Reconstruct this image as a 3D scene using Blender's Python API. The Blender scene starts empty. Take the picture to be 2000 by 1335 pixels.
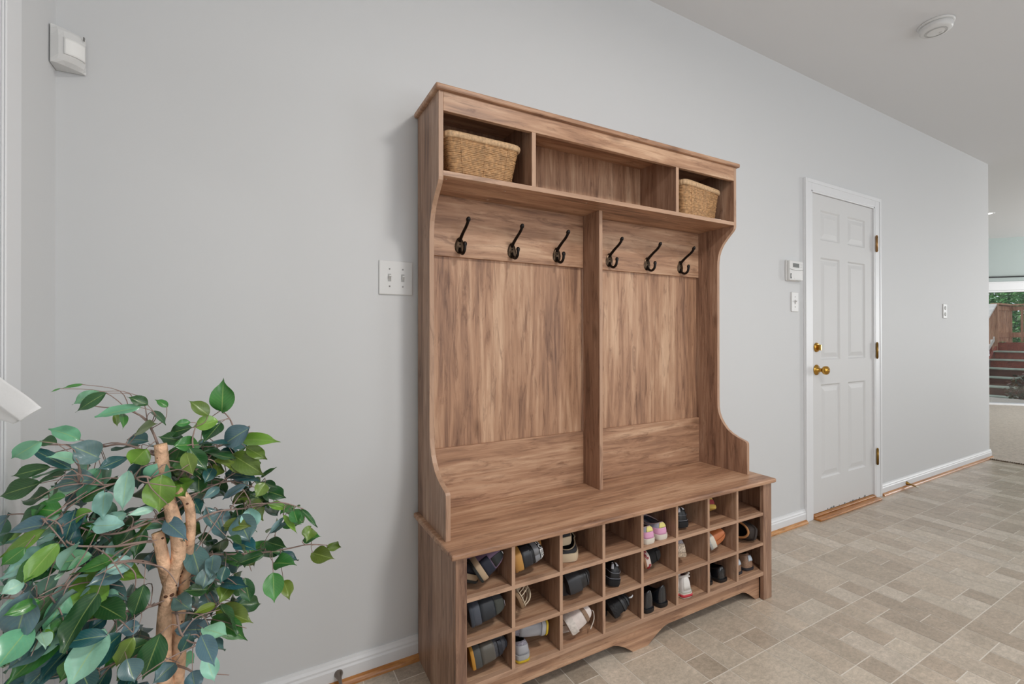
import bpy, bmesh, math, random
from mathutils import Vector, Matrix, Euler, noise

scn = bpy.context.scene
COL = scn.collection
PI = math.pi

# ---------------------------------------------------------------- camera
YAW, PITCH, ROLL = math.radians(29.2784), math.radians(.206), math.radians(-.076)
FOC, CAMH, CAMD, PCX, PCY = 907.3416, 1.1364, 1.6143, 1001.43, 653.64
CF = Vector((math.sin(YAW)*math.cos(PITCH), math.cos(YAW)*math.cos(PITCH), math.sin(PITCH)))
_r = Vector((math.cos(YAW), -math.sin(YAW), 0)); _u = _r.cross(CF)
CR = _r*math.cos(ROLL)+_u*math.sin(ROLL); CU = -_r*math.sin(ROLL)+_u*math.cos(ROLL)
CP = Vector((0, -CAMD, CAMH))
cam = bpy.data.objects.new('camera', bpy.data.cameras.new('camera')); COL.objects.link(cam)
cam.data.sensor_width = 36; cam.data.lens = FOC*36/2000
cam.data.shift_x = (1000-PCX)/2000; cam.data.shift_y = -(667.5-PCY)/2000
cam.data.clip_start = .02; cam.data.clip_end = 200
m = Matrix((CR, CU, -CF)).transposed().to_4x4(); m.translation = CP
cam.matrix_world = m
scn.camera = cam
def at(px, py, d):                       # point of the place seen at a pixel, d metres deep
    return CP + (CF + CR*((px-PCX)/FOC) + CU*((PCY-py)/FOC))*d

# ---------------------------------------------------------------- world, lights, exposure
scn.view_settings.view_transform = 'Standard'; scn.view_settings.look = 'None'
scn.view_settings.exposure = 0.0; scn.view_settings.gamma = 1.0
scn.view_settings.use_curve_mapping = False
w = bpy.data.worlds.new('sky'); scn.world = w; w.use_nodes = True
bg = w.node_tree.nodes['Background']; bg.inputs[0].default_value = (.80, .90, 1.0, 1); bg.inputs[1].default_value = 1.15
scn.cycles.max_bounces = 10; scn.cycles.diffuse_bounces = 6
scn.cycles.use_denoising = True
def area(name, loc, target, sx, sy, power, col=(1, 1, 1)):
    l = bpy.data.lights.new(name, 'AREA'); l.shape = 'RECTANGLE'; l.size = sx; l.size_y = sy
    l.energy = power; l.color = col
    o = bpy.data.objects.new(name, l); COL.objects.link(o); o.location = loc
    o.rotation_euler = (Vector(target)-Vector(loc)).to_track_quat('-Z', 'Y').to_euler()
    return o
# fill lamps added at unseen, added windows behind the camera, then the ceiling lamp
area('foyer_fill_light', (1.15, -3.3, 1.45), (1.15, 0, 1.3), 1.5, 1.7, 17, (.97, .985, 1))
area('hall_fill_light', (3.7, -3.3, 1.45), (3.7, 0, 1.2), 1.5, 1.7, 14, (.97, .985, 1))
area('family_room_fill_light', (10.5, -3.3, 1.5), (9.0, 0, 2.5), 1.7, 1.7, 165, (1, 1, 1))  # added fill for the far room, aimed up at its ceiling
area('ceiling_lamp_light', (1.2, -1.85, 2.64), (1.2, -1.85, 0), .34, .34, 30, (1, .97, .92))

# ---------------------------------------------------------------- material helpers
MATS = {}
def lin(c):
    if isinstance(c, str):
        c = tuple(int(c[i:i+2], 16)/255 for i in (0, 2, 4))
    return tuple((v/12.92 if v <= .04045 else ((v+.055)/1.055)**2.4) for v in c)
def mat(name, col, rough=.5, metal=0., bump=None, spec=.5, emit=None, coat=0, var=None):
    """var = (scale, amount) soft colour variation, bump = (scale, strength, distance)"""
    if name in MATS: return MATS[name]
    m = bpy.data.materials.new(name); m.use_nodes = True; MATS[name] = m
    nt = m.node_tree; b = nt.nodes['Principled BSDF']; c = lin(col)
    b.inputs['Base Color'].default_value = (*c, 1); b.inputs['Roughness'].default_value = rough
    b.inputs['Metallic'].default_value = metal; b.inputs['Specular IOR Level'].default_value = spec
    b.inputs['Coat Weight'].default_value = coat
    if emit:
        b.inputs['Emission Color'].default_value = (*lin(emit[0]), 1); b.inputs['Emission Strength'].default_value = emit[1]
    tc = nt.nodes.new('ShaderNodeTexCoord')
    if var:
        n = nt.nodes.new('ShaderNodeTexNoise'); n.inputs['Scale'].default_value = var[0]; n.inputs['Detail'].default_value = 5
        nt.links.new(tc.outputs['Object'], n.inputs['Vector'])
        r = nt.nodes.new('ShaderNodeValToRGB'); nt.links.new(n.outputs['Fac'], r.inputs[0])
        k = var[1]
        r.color_ramp.elements[0].position = .3; r.color_ramp.elements[1].position = .7
        r.color_ramp.elements[0].color = (*[v*(1-k) for v in c], 1); r.color_ramp.elements[1].color = (*[min(1, v*(1+k)) for v in c], 1)
        nt.links.new(r.outputs[0], b.inputs['Base Color'])
    if bump:
        n = nt.nodes.new('ShaderNodeTexNoise'); n.inputs['Scale'].default_value = bump[0]; n.inputs['Detail'].default_value = 4
        nt.links.new(tc.outputs['Object'], n.inputs['Vector'])
        bp = nt.nodes.new('ShaderNodeBump'); bp.inputs['Strength'].default_value = bump[1]; bp.inputs['Distance'].default_value = bump[2]
        nt.links.new(n.outputs['Fac'], bp.inputs['Height']); nt.links.new(bp.outputs['Normal'], b.inputs['Normal'])
    return m

def wood(name, axis, tint=(1, 1, 1), dark='765747', mid='b0886c', light='d6b395', rough=.42, fine=1., sat=1):
    """printed driftwood laminate, grain running along `axis` (0,1,2)"""
    if name in MATS: return MATS[name]
    m = bpy.data.materials.new(name); m.use_nodes = True; MATS[name] = m
    nt = m.node_tree; N = nt.nodes.new; L = nt.links.new
    b = nt.nodes['Principled BSDF']; b.inputs['Roughness'].default_value = rough; b.inputs['Specular IOR Level'].default_value = .35
    tc = N('ShaderNodeTexCoord'); oi = N('ShaderNodeObjectInfo')
    off = N('ShaderNodeVectorMath'); off.operation = 'MULTIPLY_ADD'
    cmb = N('ShaderNodeCombineXYZ')
    for k in range(3): L(oi.outputs['Random'], cmb.inputs[k])
    L(cmb.outputs[0], off.inputs[0]); off.inputs[1].default_value = (17, 23, 31); L(tc.outputs['Object'], off.inputs[2])
    def stretched(s_along, s_across, detail, dist=0., rough_=.6):
        mp = N('ShaderNodeMapping'); L(off.outputs[0], mp.inputs['Vector'])
        sc = [s_across]*3; sc[axis] = s_along; mp.inputs['Scale'].default_value = sc
        n = N('ShaderNodeTexNoise'); n.inputs['Scale'].default_value = 1; n.inputs['Detail'].default_value = detail
        n.inputs['Distortion'].default_value = dist; n.inputs['Roughness'].default_value = rough_
        L(mp.outputs[0], n.inputs['Vector']); return n
    big = stretched(1.1*fine, 13*fine, 3, .35)
    med = stretched(3.2*fine, 44*fine, 5, .9, .6)
    fin = stretched(8*fine, 190*fine, 4, .4, .7)
    blot = stretched(6*fine, 42*fine, 5, 1.0, .7)
    r1 = N('ShaderNodeValToRGB'); e = r1.color_ramp.elements
    e[0].position = .36; e[0].color = (*lin(dark), 1); e[1].position = .66; e[1].color = (*lin(light), 1)
    x = e.new(.5); x.color = (*lin(mid), 1)
    a1 = N('ShaderNodeMath'); a1.operation = 'MULTIPLY_ADD'; L(med.outputs['Fac'], a1.inputs[0]); a1.inputs[1].default_value = .42
    a2 = N('ShaderNodeMath'); a2.operation = 'MULTIPLY_ADD'; L(big.outputs['Fac'], a2.inputs[0]); a2.inputs[1].default_value = .46
    a3 = N('ShaderNodeMath'); a3.operation = 'MULTIPLY'; L(fin.outputs['Fac'], a3.inputs[0]); a3.inputs[1].default_value = .12
    L(a3.outputs[0], a2.inputs[2]); L(a2.outputs[0], a1.inputs[2]); L(a1.outputs[0], r1.inputs[0])
    # darker figure streaks
    r2 = N('ShaderNodeValToRGB'); e = r2.color_ramp.elements; e[0].position = .33; e[0].color = (.50, .45, .44, 1); e[1].position = .47; e[1].color = (1, 1, 1, 1)
    L(blot.outputs['Fac'], r2.inputs[0])
    mx = N('ShaderNodeMix'); mx.data_type = 'RGBA'; mx.blend_type = 'MULTIPLY'; mx.inputs['Factor'].default_value = .75
    L(r1.outputs[0], mx.inputs['A']); L(r2.outputs[0], mx.inputs['B'])
    # knots
    mp = N('ShaderNodeMapping'); L(off.outputs[0], mp.inputs['Vector']); sc = [7.]*3; sc[axis] = 2.6; mp.inputs['Scale'].default_value = sc
    vo = N('ShaderNodeTexVoronoi'); vo.inputs['Scale'].default_value = 1; L(mp.outputs[0], vo.inputs['Vector'])
    r3 = N('ShaderNodeValToRGB'); e = r3.color_ramp.elements; e[0].position = .03; e[0].color = (.35, .3, .28, 1); e[1].position = .13; e[1].color = (1, 1, 1, 1)
    L(vo.outputs['Distance'], r3.inputs[0])
    mx2 = N('ShaderNodeMix'); mx2.data_type = 'RGBA'; mx2.blend_type = 'MULTIPLY'; mx2.inputs['Factor'].default_value = .6
    L(mx.outputs['Result'], mx2.inputs['A']); L(r3.outputs[0], mx2.inputs['B'])
    mx3 = N('ShaderNodeMix'); mx3.data_type = 'RGBA'; mx3.blend_type = 'MULTIPLY'; mx3.inputs['Factor'].default_value = 1
    L(mx2.outputs['Result'], mx3.inputs['A']); mx3.inputs['B'].default_value = (*tint, 1)
    L(mx3.outputs['Result'], b.inputs['Base Color'])
    bp = N('ShaderNodeBump'); bp.inputs['Strength'].default_value = .12; bp.inputs['Distance'].default_value = .0008
    L(fin.outputs['Fac'], bp.inputs['Height']); L(bp.outputs['Normal'], b.inputs['Normal'])
    return m

def attr_mat(name, attr, rough=.4, spec=.5, vein=False, fine=None, bump=None, coat=0):
    """colour read from the mesh colour attribute (each tile / leaf has its own colour)"""
    if name in MATS: return MATS[name]
    m = bpy.data.materials.new(name); m.use_nodes = True; MATS[name] = m
    nt = m.node_tree; N = nt.nodes.new; L = nt.links.new; b = nt.nodes['Principled BSDF']
    b.inputs['Roughness'].default_value = rough; b.inputs['Specular IOR Level'].default_value = spec
    b.inputs['Coat Weight'].default_value = coat
    a = N('ShaderNodeAttribute'); a.attribute_name = attr; out = a.outputs['Color']
    tc = N('ShaderNodeTexCoord')
    if fine:
        for sc, amt, mpv in fine:
            mp = N('ShaderNodeMapping'); mp.inputs['Scale'].default_value = mpv; L(tc.outputs['Object'], mp.inputs['Vector'])
            n = N('ShaderNodeTexNoise'); n.inputs['Scale'].default_value = sc; n.inputs['Detail'].default_value = 6; n.inputs['Roughness'].default_value = .65
            n.inputs['Distortion'].default_value = .6
            L(mp.outputs[0], n.inputs['Vector'])
            r = N('ShaderNodeValToRGB'); r.color_ramp.elements[0].position = .3; r.color_ramp.elements[1].position = .72
            r.color_ramp.elements[0].color = (1-amt, 1-amt, 1-amt*1.05, 1); r.color_ramp.elements[1].color = (1+amt*.6,)*3+(1,)
            L(n.outputs['Fac'], r.inputs[0])
            mx = N('ShaderNodeMix'); mx.data_type = 'RGBA'; mx.blend_type = 'MULTIPLY'; mx.inputs['Factor'].default_value = 1
            L(out, mx.inputs['A']); L(r.outputs[0], mx.inputs['B']); out = mx.outputs['Result']
    if vein:
        uv = N('ShaderNodeUVMap'); uv.uv_map = 'uv'
        s = N('ShaderNodeSeparateXYZ'); L(uv.outputs[0], s.inputs[0])
        ab = N('ShaderNodeMath'); ab.operation = 'ABSOLUTE'; L(s.outputs[0], ab.inputs[0])
        # side veins: slanted stripes
        v1 = N('ShaderNodeMath'); v1.operation = 'MULTIPLY_ADD'; L(ab.outputs[0], v1.inputs[0]); v1.inputs[1].default_value = -.35; L(s.outputs[1], v1.inputs[2])
        v2 = N('ShaderNodeMath'); v2.operation = 'MULTIPLY'; L(v1.outputs[0], v2.inputs[0]); v2.inputs[1].default_value = 62
        v3 = N('ShaderNodeMath'); v3.operation = 'SINE'; L(v2.outputs[0], v3.inputs[0])
        v4 = N('ShaderNodeMapRange'); L(v3.outputs[0], v4.inputs[0]); v4.inputs[1].default_value = .2; v4.inputs[2].default_value = 1; v4.inputs[3].default_value = 0; v4.inputs[4].default_value = .05
        mr = N('ShaderNodeMapRange'); L(ab.outputs[0], mr.inputs[0]); mr.inputs[1].default_value = .015; mr.inputs[2].default_value = .06; mr.inputs[3].default_value = .5; mr.inputs[4].default_value = 0
        ad = N('ShaderNodeMath'); ad.operation = 'MAXIMUM'; L(mr.outputs[0], ad.inputs[0]); L(v4.outputs[0], ad.inputs[1])
        mx = N('ShaderNodeMix'); mx.data_type = 'RGBA'; L(ad.outputs[0], mx.inputs['Factor']); L(out, mx.inputs['A']); mx.inputs['B'].default_value = (.42, .55, .16, 1)
        # paler underside
        geo = N('ShaderNodeNewGeometry')
        mx2 = N('ShaderNodeMix'); mx2.data_type = 'RGBA'; L(geo.outputs['Backfacing'], mx2.inputs['Factor']); L(mx.outputs['Result'], mx2.inputs['A'])
        mx3 = N('ShaderNodeMix'); mx3.data_type = 'RGBA'; mx3.inputs['Factor'].default_value = .35; L(mx.outputs['Result'], mx3.inputs['A']); mx3.inputs['B'].default_value = (.18, .28, .16, 1)
        L(mx3.outputs['Result'], mx2.inputs['B']); out = mx2.outputs['Result']
    L(out, b.inputs['Base Color'])
    if bump:
        n = N('ShaderNodeTexNoise'); n.inputs['Scale'].default_value = bump[0]; n.inputs['Detail'].default_value = 4
        L(tc.outputs['Object'], n.inputs['Vector'])
        bp = N('ShaderNodeBump'); bp.inputs['Strength'].default_value = bump[1]; bp.inputs['Distance'].default_value = bump[2]
        L(n.outputs['Fac'], bp.inputs['Height']); L(bp.outputs['Normal'], b.inputs['Normal'])
    return m

# ---------------------------------------------------------------- mesh helpers
class MB:
    def __init__(s): s.v = []; s.f = []; s.m = []; s.c = []; s.sm = []; s.uv = {}
    def add(s, vs, fs, mi=0, col=None, smooth=False):
        o = len(s.v); s.v += [tuple(v) for v in vs]
        for f in fs:
            s.f.append(tuple(i+o for i in f)); s.m.append(mi); s.c.append(col); s.sm.append(smooth)
        return o
    def box(s, x0, x1, y0, y1, z0, z1, mi=0, col=None):
        x0, x1 = min(x0, x1), max(x0, x1); y0, y1 = min(y0, y1), max(y0, y1); z0, z1 = min(z0, z1), max(z0, z1)
        v = [(x, y, z) for z in (z0, z1) for y in (y0, y1) for x in (x0, x1)]
        s.add(v, [(0, 2, 3, 1), (4, 5, 7, 6), (0, 1, 5, 4), (2, 6, 7, 3), (0, 4, 6, 2), (1, 3, 7, 5)], mi, col); return s
    def prism(s, poly, axis, a, b, mi=0):
        """poly in the other two axes (order x,y,z without axis), extruded a..b"""
        def P(p, t):
            q = list(p); q.insert(axis, t); return tuple(q)
        n = len(poly); vs = [P(p, a) for p in poly]+[P(p, b) for p in poly]
        fs = [tuple(range(n)), tuple(range(2*n-1, n-1, -1))]+[(i, n+i, n+(i+1) % n, (i+1) % n) for i in range(n)]
        s.add(vs, fs, mi); return s
    def tube(s, pts, rad, n=8, mi=0, cap=True, col=None, flat=1.0):
        pts = [Vector(p) for p in pts]; k = len(pts)
        if not hasattr(rad, '__len__'): rad = [rad]*k
        vs = []; t0 = (pts[1]-pts[0]).normalized()
        up = Vector((0, 0, 1)) if abs(t0.z) < .9 else Vector((1, 0, 0)); nrm = (up-t0*up.dot(t0)).normalized()
        for i, p in enumerate(pts):
            t = (pts[min(i+1, k-1)]-pts[max(i-1, 0)])
            t = t.normalized() if t.length > 1e-9 else t0
            nrm = nrm-t*nrm.dot(t); nrm = nrm.normalized() if nrm.length > 1e-6 else up
            bn = t.cross(nrm)
            for j in range(n):
                a = 2*PI*j/n; vs.append(p+nrm*(math.cos(a)*rad[i]*flat)+bn*(math.sin(a)*rad[i]))
        fs = [(i*n+j, i*n+(j+1) % n, (i+1)*n+(j+1) % n, (i+1)*n+j) for i in range(k-1) for j in range(n)]
        if cap: fs += [tuple(reversed(range(n))), tuple(range((k-1)*n, k*n))]
        s.add(vs, fs, mi, col, True); return s
    def loop(s, pts, rad, n=8, mi=0, col=None, rz=None):
        """closed tube"""
        pts = [Vector(p) for p in pts]; k = len(pts); vs = []
        for i, p in enumerate(pts):
            t = (pts[(i+1) % k]-pts[i-1]).normalized(); up = Vector((0, 0, 1)); a = t.cross(up)
            a = a.normalized() if a.length > 1e-6 else Vector((1, 0, 0)); b = a.cross(t)
            r = rad[i] if hasattr(rad, '__len__') else rad
            for j in range(n):
                an = 2*PI*j/n; vs.append(p+a*math.cos(an)*r+b*math.sin(an)*(rz or r))
        fs = [(i*n+j, ((i+1) % k)*n+j, ((i+1) % k)*n+(j+1) % n, i*n+(j+1) % n) for i in range(k) for j in range(n)]
        s.add(vs, fs, mi, col, True); return s
    def lathe(s, prof, n=24, mi=0, M=None, smooth=True):
        """prof [(r,z)] about z"""
        vs = []; fs = []
        for r, z in prof:
            for j in range(n):
                a = 2*PI*j/n; vs.append(Vector((r*math.cos(a), r*math.sin(a), z)))
        for i in range(len(prof)-1):
            for j in range(n): fs.append((i*n+j, i*n+(j+1) % n, (i+1)*n+(j+1) % n, (i+1)*n+j))
        fs += [tuple(reversed(range(n))), tuple(range((len(prof)-1)*n, len(prof)*n))]
        if M: vs = [M @ v for v in vs]
        s.add(vs, fs, mi, None, smooth); return s
    def ell(s, c, r, n=10, mi=0, col=None, M=None):
        vs = []; fs = []
        for i in range(n+1):
            th = PI*i/n
            for j in range(2*n):
                ph = PI*j/n; v = Vector((math.sin(th)*math.cos(ph)*r[0], math.sin(th)*math.sin(ph)*r[1], math.cos(th)*r[2]))
                if M: v = M @ v
                vs.append(v+Vector(c))
        for i in range(n):
            for j in range(2*n): fs.append((i*2*n+j, (i+1)*2*n+j, (i+1)*2*n+(j+1) % (2*n), i*2*n+(j+1) % (2*n)))
        s.add(vs, fs, mi, col, True); return s
    def grid(s, fn, nu, nv, mi=0, col=None, closed=False, smooth=True):
        vs = [fn(i/nu, j/nv) for j in range(nv+1) for i in range(nu+(0 if closed else 1))]
        c = nu if closed else nu+1; fs = []
        for j in range(nv):
            for i in range(nu): fs.append((j*c+i, j*c+(i+1) % c, (j+1)*c+(i+1) % c, (j+1)*c+i))
        s.add(vs, fs, mi, col, smooth); return s
    def xf(s, M): s.v = [tuple(M @ Vector(v)) for v in s.v]; return s
    def build(s, name, mats, parent=None, bevel=0, loc=None, fix=True, attr=None, solid=None):
        me = bpy.data.meshes.new(name); me.from_pydata(s.v, [], s.f)
        for m_ in (mats if isinstance(mats, (list, tuple)) else [mats]): me.materials.append(m_)
        for p, mi, sm in zip(me.polygons, s.m, s.sm): p.material_index = mi; p.use_smooth = sm
        if attr:
            ca = me.color_attributes.new(attr, 'FLOAT_COLOR', 'CORNER')
            for p, c in zip(me.polygons, s.c):
                for li in p.loop_indices: ca.data[li].color = (*(c or (1, 1, 1)), 1)
        if s.uv:
            ul = me.uv_layers.new(name='uv')
            for p in me.polygons:
                for li in p.loop_indices: ul.data[li].uv = s.uv.get(me.loops[li].vertex_index, (0, 0))
        if fix:
            bm = bmesh.new(); bm.from_mesh(me); bmesh.ops.recalc_face_normals(bm, faces=bm.faces); bm.to_mesh(me); bm.free()
        me.update()
        o = bpy.data.objects.new(name, me); COL.objects.link(o)
        if parent is not None: o.parent = parent
        if loc is not None: o.location = loc
        if solid:
            md = o.modifiers.new('thickness', 'SOLIDIFY'); md.thickness = solid; md.offset = -1
        if bevel:
            md = o.modifiers.new('bevel', 'BEVEL'); md.width = bevel; md.segments = 2; md.limit_method = 'ANGLE'; md.angle_limit = math.radians(40)
        return o

def empty(name, loc=(0, 0, 0), rz=0):
    o = bpy.data.objects.new(name, None); COL.objects.link(o); o.location = loc; o.rotation_euler = (0, 0, rz); o.empty_display_size = .05
    return o
def tag(o, label=None, cat=None, group=None, kind=None):
    if label: o['label'] = label
    if cat: o['category'] = cat
    if group: o['group'] = group
    if kind: o['kind'] = kind
    return o
def struct(o): o['kind'] = 'structure'; return o
def spline(pts, n=8):
    """catmull-rom through points"""
    pts = [Vector(p) for p in pts]; out = []
    for i in range(len(pts)-1):
        p0 = pts[max(i-1, 0)]; p1 = pts[i]; p2 = pts[i+1]; p3 = pts[min(i+2, len(pts)-1)]
        for k in range(n):
            t = k/n; out.append(.5*((2*p1)+(p2-p0)*t+(2*p0-5*p1+4*p2-p3)*t*t+(3*p1-p0-3*p2+p3)*t*t*t))
    out.append(pts[-1]); return out

# ================================================================= THE SETTING
XL, XE, CE = -.4415, 6.02, 2.745
YF = -3.4
M_wall = mat('wall_paint', 'd2d3d4', .6, bump=(260, .05, .0006))
M_ceil = mat('ceiling_paint', 'dadadb', .75)
M_trim = mat('trim_paint', 'e2e3e5', .42, spec=.4)
M_doorp = mat('door_paint', 'd6d6d6', .55, spec=.3)
M_teal = mat('teal_wall_paint', 'a9b4b2', .6)
M_oak = wood('oak_moulding_x', 0, dark='8a5526', mid='b67a42', light='cf9a63', rough=.3, fine=1.4)
M_oaky = wood('oak_moulding_y', 1, dark='8a5526', mid='b67a42', light='cf9a63', rough=.3, fine=1.4)

DX0, DX1, DZ = 3.022, 3.822, 2.045        # door opening in the main wall
b = MB(); T = .12
b.box(XL-T, DX0, 0, T, 0, CE).box(DX1, XE, 0, T, 0, CE).box(DX0, DX1, 0, T, DZ, CE)
struct(b.build('wall_rear', M_wall))
# left wall with the opening of the entry door / sidelight outside the frame
struct(MB().box(XL-T, XL, -.335, T, 0, CE).box(XL-T, XL, YF, -1.60, 0, CE).box(XL-T, XL, -1.60, -.335, 2.25, CE).build('wall_left', M_wall))
# wall behind the camera with unseen windows added for the light
b = MB(); added_wins = [(.4, 1.9), (2.95, 4.45), (9.6, 11.4)]; x = XL-T
for a, c in added_wins:
    b.box(x, a, YF-T, YF, 0, CE); b.box(a, c, YF-T, YF, 0, .6); b.box(a, c, YF-T, YF, 2.3, CE); x = c
b.box(x, 11.9, YF-T, YF, 0, CE)
struct(b.build('wall_front', M_wall))
struct(MB().box(XL-T, 11.9, YF-T, 3.3, CE, CE+.1).build('ceiling', M_ceil))
for i, (a, c) in enumerate(added_wins):  # frames of the windows added for the light
    f = MB()
    f.box(a, a+.05, YF-.09, YF-.02, .6, 2.3).box(c-.05, c, YF-.09, YF-.02, .6, 2.3).box(a+.05, c-.05, YF-.09, YF-.02, .6, .65).box(a+.05, c-.05, YF-.09, YF-.02, 2.25, 2.3)
    f.box(a+.05, c-.05, YF-.08, YF-.03, 1.42, 1.47)
    struct(f.build('added_window_%d' % (i+1), M_trim))
# entry door leaf in the left wall (outside the frame, beside the casing)
struct(MB().box(XL-.07, XL-.025, -1.585, -.35, .01, 2.24).build('door_2', M_doorp, bevel=.003))

# floor: printed vinyl tiles on a 10 cm module
random.seed(5)
def tile_floor():
    g = .0017; b = MB(); Z = 0.0
    x0, x1 = -.48, 5.93; y0, y1 = -3.49, .01
    b.add([(XL-.12, YF-.1, -.0006), (5.93, YF-.1, -.0006), (5.93, .13, -.0006), (XL-.12, .13, -.0006)], [(0, 1, 2, 3)], 1, (1, 1, 1))
    pal = ['b9a998', 'c9bbab', 'c2b2a1', 'd0c3b3', 'bcac9b', 'cabbaa', 'd5c8b9', 'c0b1a0']
    def tl(xa, xb, ya, yb):
        if xb > 5.93: xb = 5.93
        if xb-xa < .01: return
        c = lin(random.choice(pal)); k = random.uniform(.93, 1.05)
        b.add([(xa+g, ya+g, Z), (xb-g, ya+g, Z), (xb-g, yb-g, Z), (xa+g, yb-g, Z)], [(0, 1, 2, 3)], 0, tuple(v*k for v in c))
    band = 0; yt = .01
    bands = [.3, .3, .3, .3, .3, .3, .3, .3, .3, .3, .3, .3]
    for bi, h in enumerate(bands):
        ya = yt-.3; x = -.48
        k = 0
        while x < 5.93:
            r = random.random()
            if r < .22:      # 3-wide block: 2x2 + strips
                if random.random() < .5:
                    tl(x, x+.2, ya+.1, yt); tl(x, x+.1, ya, ya+.1); tl(x+.1, x+.2, ya, ya+.1); tl(x+.2, x+.3, ya, yt)
                else:
                    tl(x, x+.2, ya, ya+.2); tl(x, x+.2, ya+.2, yt); tl(x+.2, x+.3, ya+.1, yt); tl(x+.2, x+.3, ya, ya+.1)
                x += .3
            elif r < .42:
                tl(x, x+.1, ya, ya+.2); tl(x, x+.1, ya+.2, yt); tl(x+.1, x+.2, ya+.1, yt); tl(x+.1, x+.2, ya, ya+.1); x += .2
            elif r < .92:
                k = random.choice((.1, .2)); tl(x, x+.1, ya+k, yt); tl(x, x+.1, ya, ya+k); x += .1
            else:
                tl(x, x+.1, ya, yt); x += .1
        yt = ya-.0015 if bi >= 1 else ya
        if bi >= 1: yt = ya
    mt = attr_mat('vinyl_tile', 'tilecol', rough=.30, spec=.5, fine=[(11, .15, (1, 1, 1)), (46, .24, (1, 1.8, 1)), (170, .16, (1, 1, 1))], bump=(120, .10, .0006))
    mg = mat('vinyl_grout_line', 'e4ddd2', .4)
    return struct(b.build('floor', [mt, mg], attr='tilecol'))
tile_floor()
struct(MB().box(XL-T, 12, YF-T, 3.3, -.12, -.004).build('trim_9', mat('subfloor', '8c7f70', .9)))

# baseboards (moulded profile) and oak shoe mould
def bb_prof(s=-1):
    return [(0, 0), (s*.013, 0), (s*.013, .052), (s*.010, .058), (s*.010, .064), (s*.006, .072), (s*.004, .080), (0, .080)]
def base_x(name, xa, xb): return struct(MB().prism([(y, z) for y, z in bb_prof()], 0, xa, xb).build(name, M_trim))
def shoe_x(name, xa, xb):
    q = [(-.013, 0)]+[(-.013-.017*math.cos(a), .018*math.sin(a)) for a in [PI/2*k/5 for k in range(6)]]
    return struct(MB().prism(q, 0, xa, xb).build(name, M_oak))
base_x('baseboard_rear', XL, 2.95); base_x('baseboard_right', 3.905, XE+.013)
shoe_x('trim_1', XL+.02, 2.945); shoe_x('trim_2', 3.91, XE+.01)
struct(MB().prism([(XL-p[0]*1, p[1]) for p in bb_prof(-1)], 1, -.245, 0).build('baseboard_left', M_trim))
q = [(XL+.013, 0)]+[(XL+.013+.017*math.cos(a), .018*math.sin(a)) for a in [PI/2*k/5 for k in range(6)]]
struct(MB().prism(q, 1, -.24, -.03).build('trim_3', M_oaky))
# casing of the entry at the left (stepped profile)
b = MB(); b.box(XL, XL+.012, -.335, -.238, 0, 2.34).box(XL+.012, XL+.017, -.335, -.262, 0, 2.34).box(XL+.017, XL+.021, -.335, -.290, 0, 2.34)
b.box(XL, XL+.018, -1.60, -.335, 2.25, 2.34).box(XL, XL+.018, -1.70, -1.60, 0, 2.34)
struct(b.build('trim_4', M_trim, bevel=.002))

# garage style six panel door, casing, threshold
b = MB()
CW = .072
def cas(b, x0, x1, z0, z1, inner):
    b.box(x0, x1, -.012, 0, z0, z1)
b.box(2.950, DX0, -.014, .0, 0, 2.109).box(DX1, 3.905, -.014, 0, 0, 2.109).box(DX0, DX1, -.014, 0, DZ, 2.109)
b.box(2.950, 2.972, -.0175, -.014, 0, 2.109).box(3.883, 3.905, -.0175, -.014, 0, 2.109)  .box(2.972, 3.883, -.0175, -.014, 2.087, 2.109)
b.box(DX0-.003, DX0+.012, -.012, T, 0, DZ).box(DX1-.012, DX1+.003, -.012, T, 0, DZ).box(DX0, DX1, -.012, T, DZ-.012, DZ+.003)
struct(b.build('trim_5', M_trim, bevel=.0025))
struct(MB().box(DX0+.012, DX1-.012, -.055, .10, 0, .014).box(DX0+.012, DX1-.012, -.020, .10, .014, .024).build('trim_6', M_oak, bevel=.004))

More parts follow.
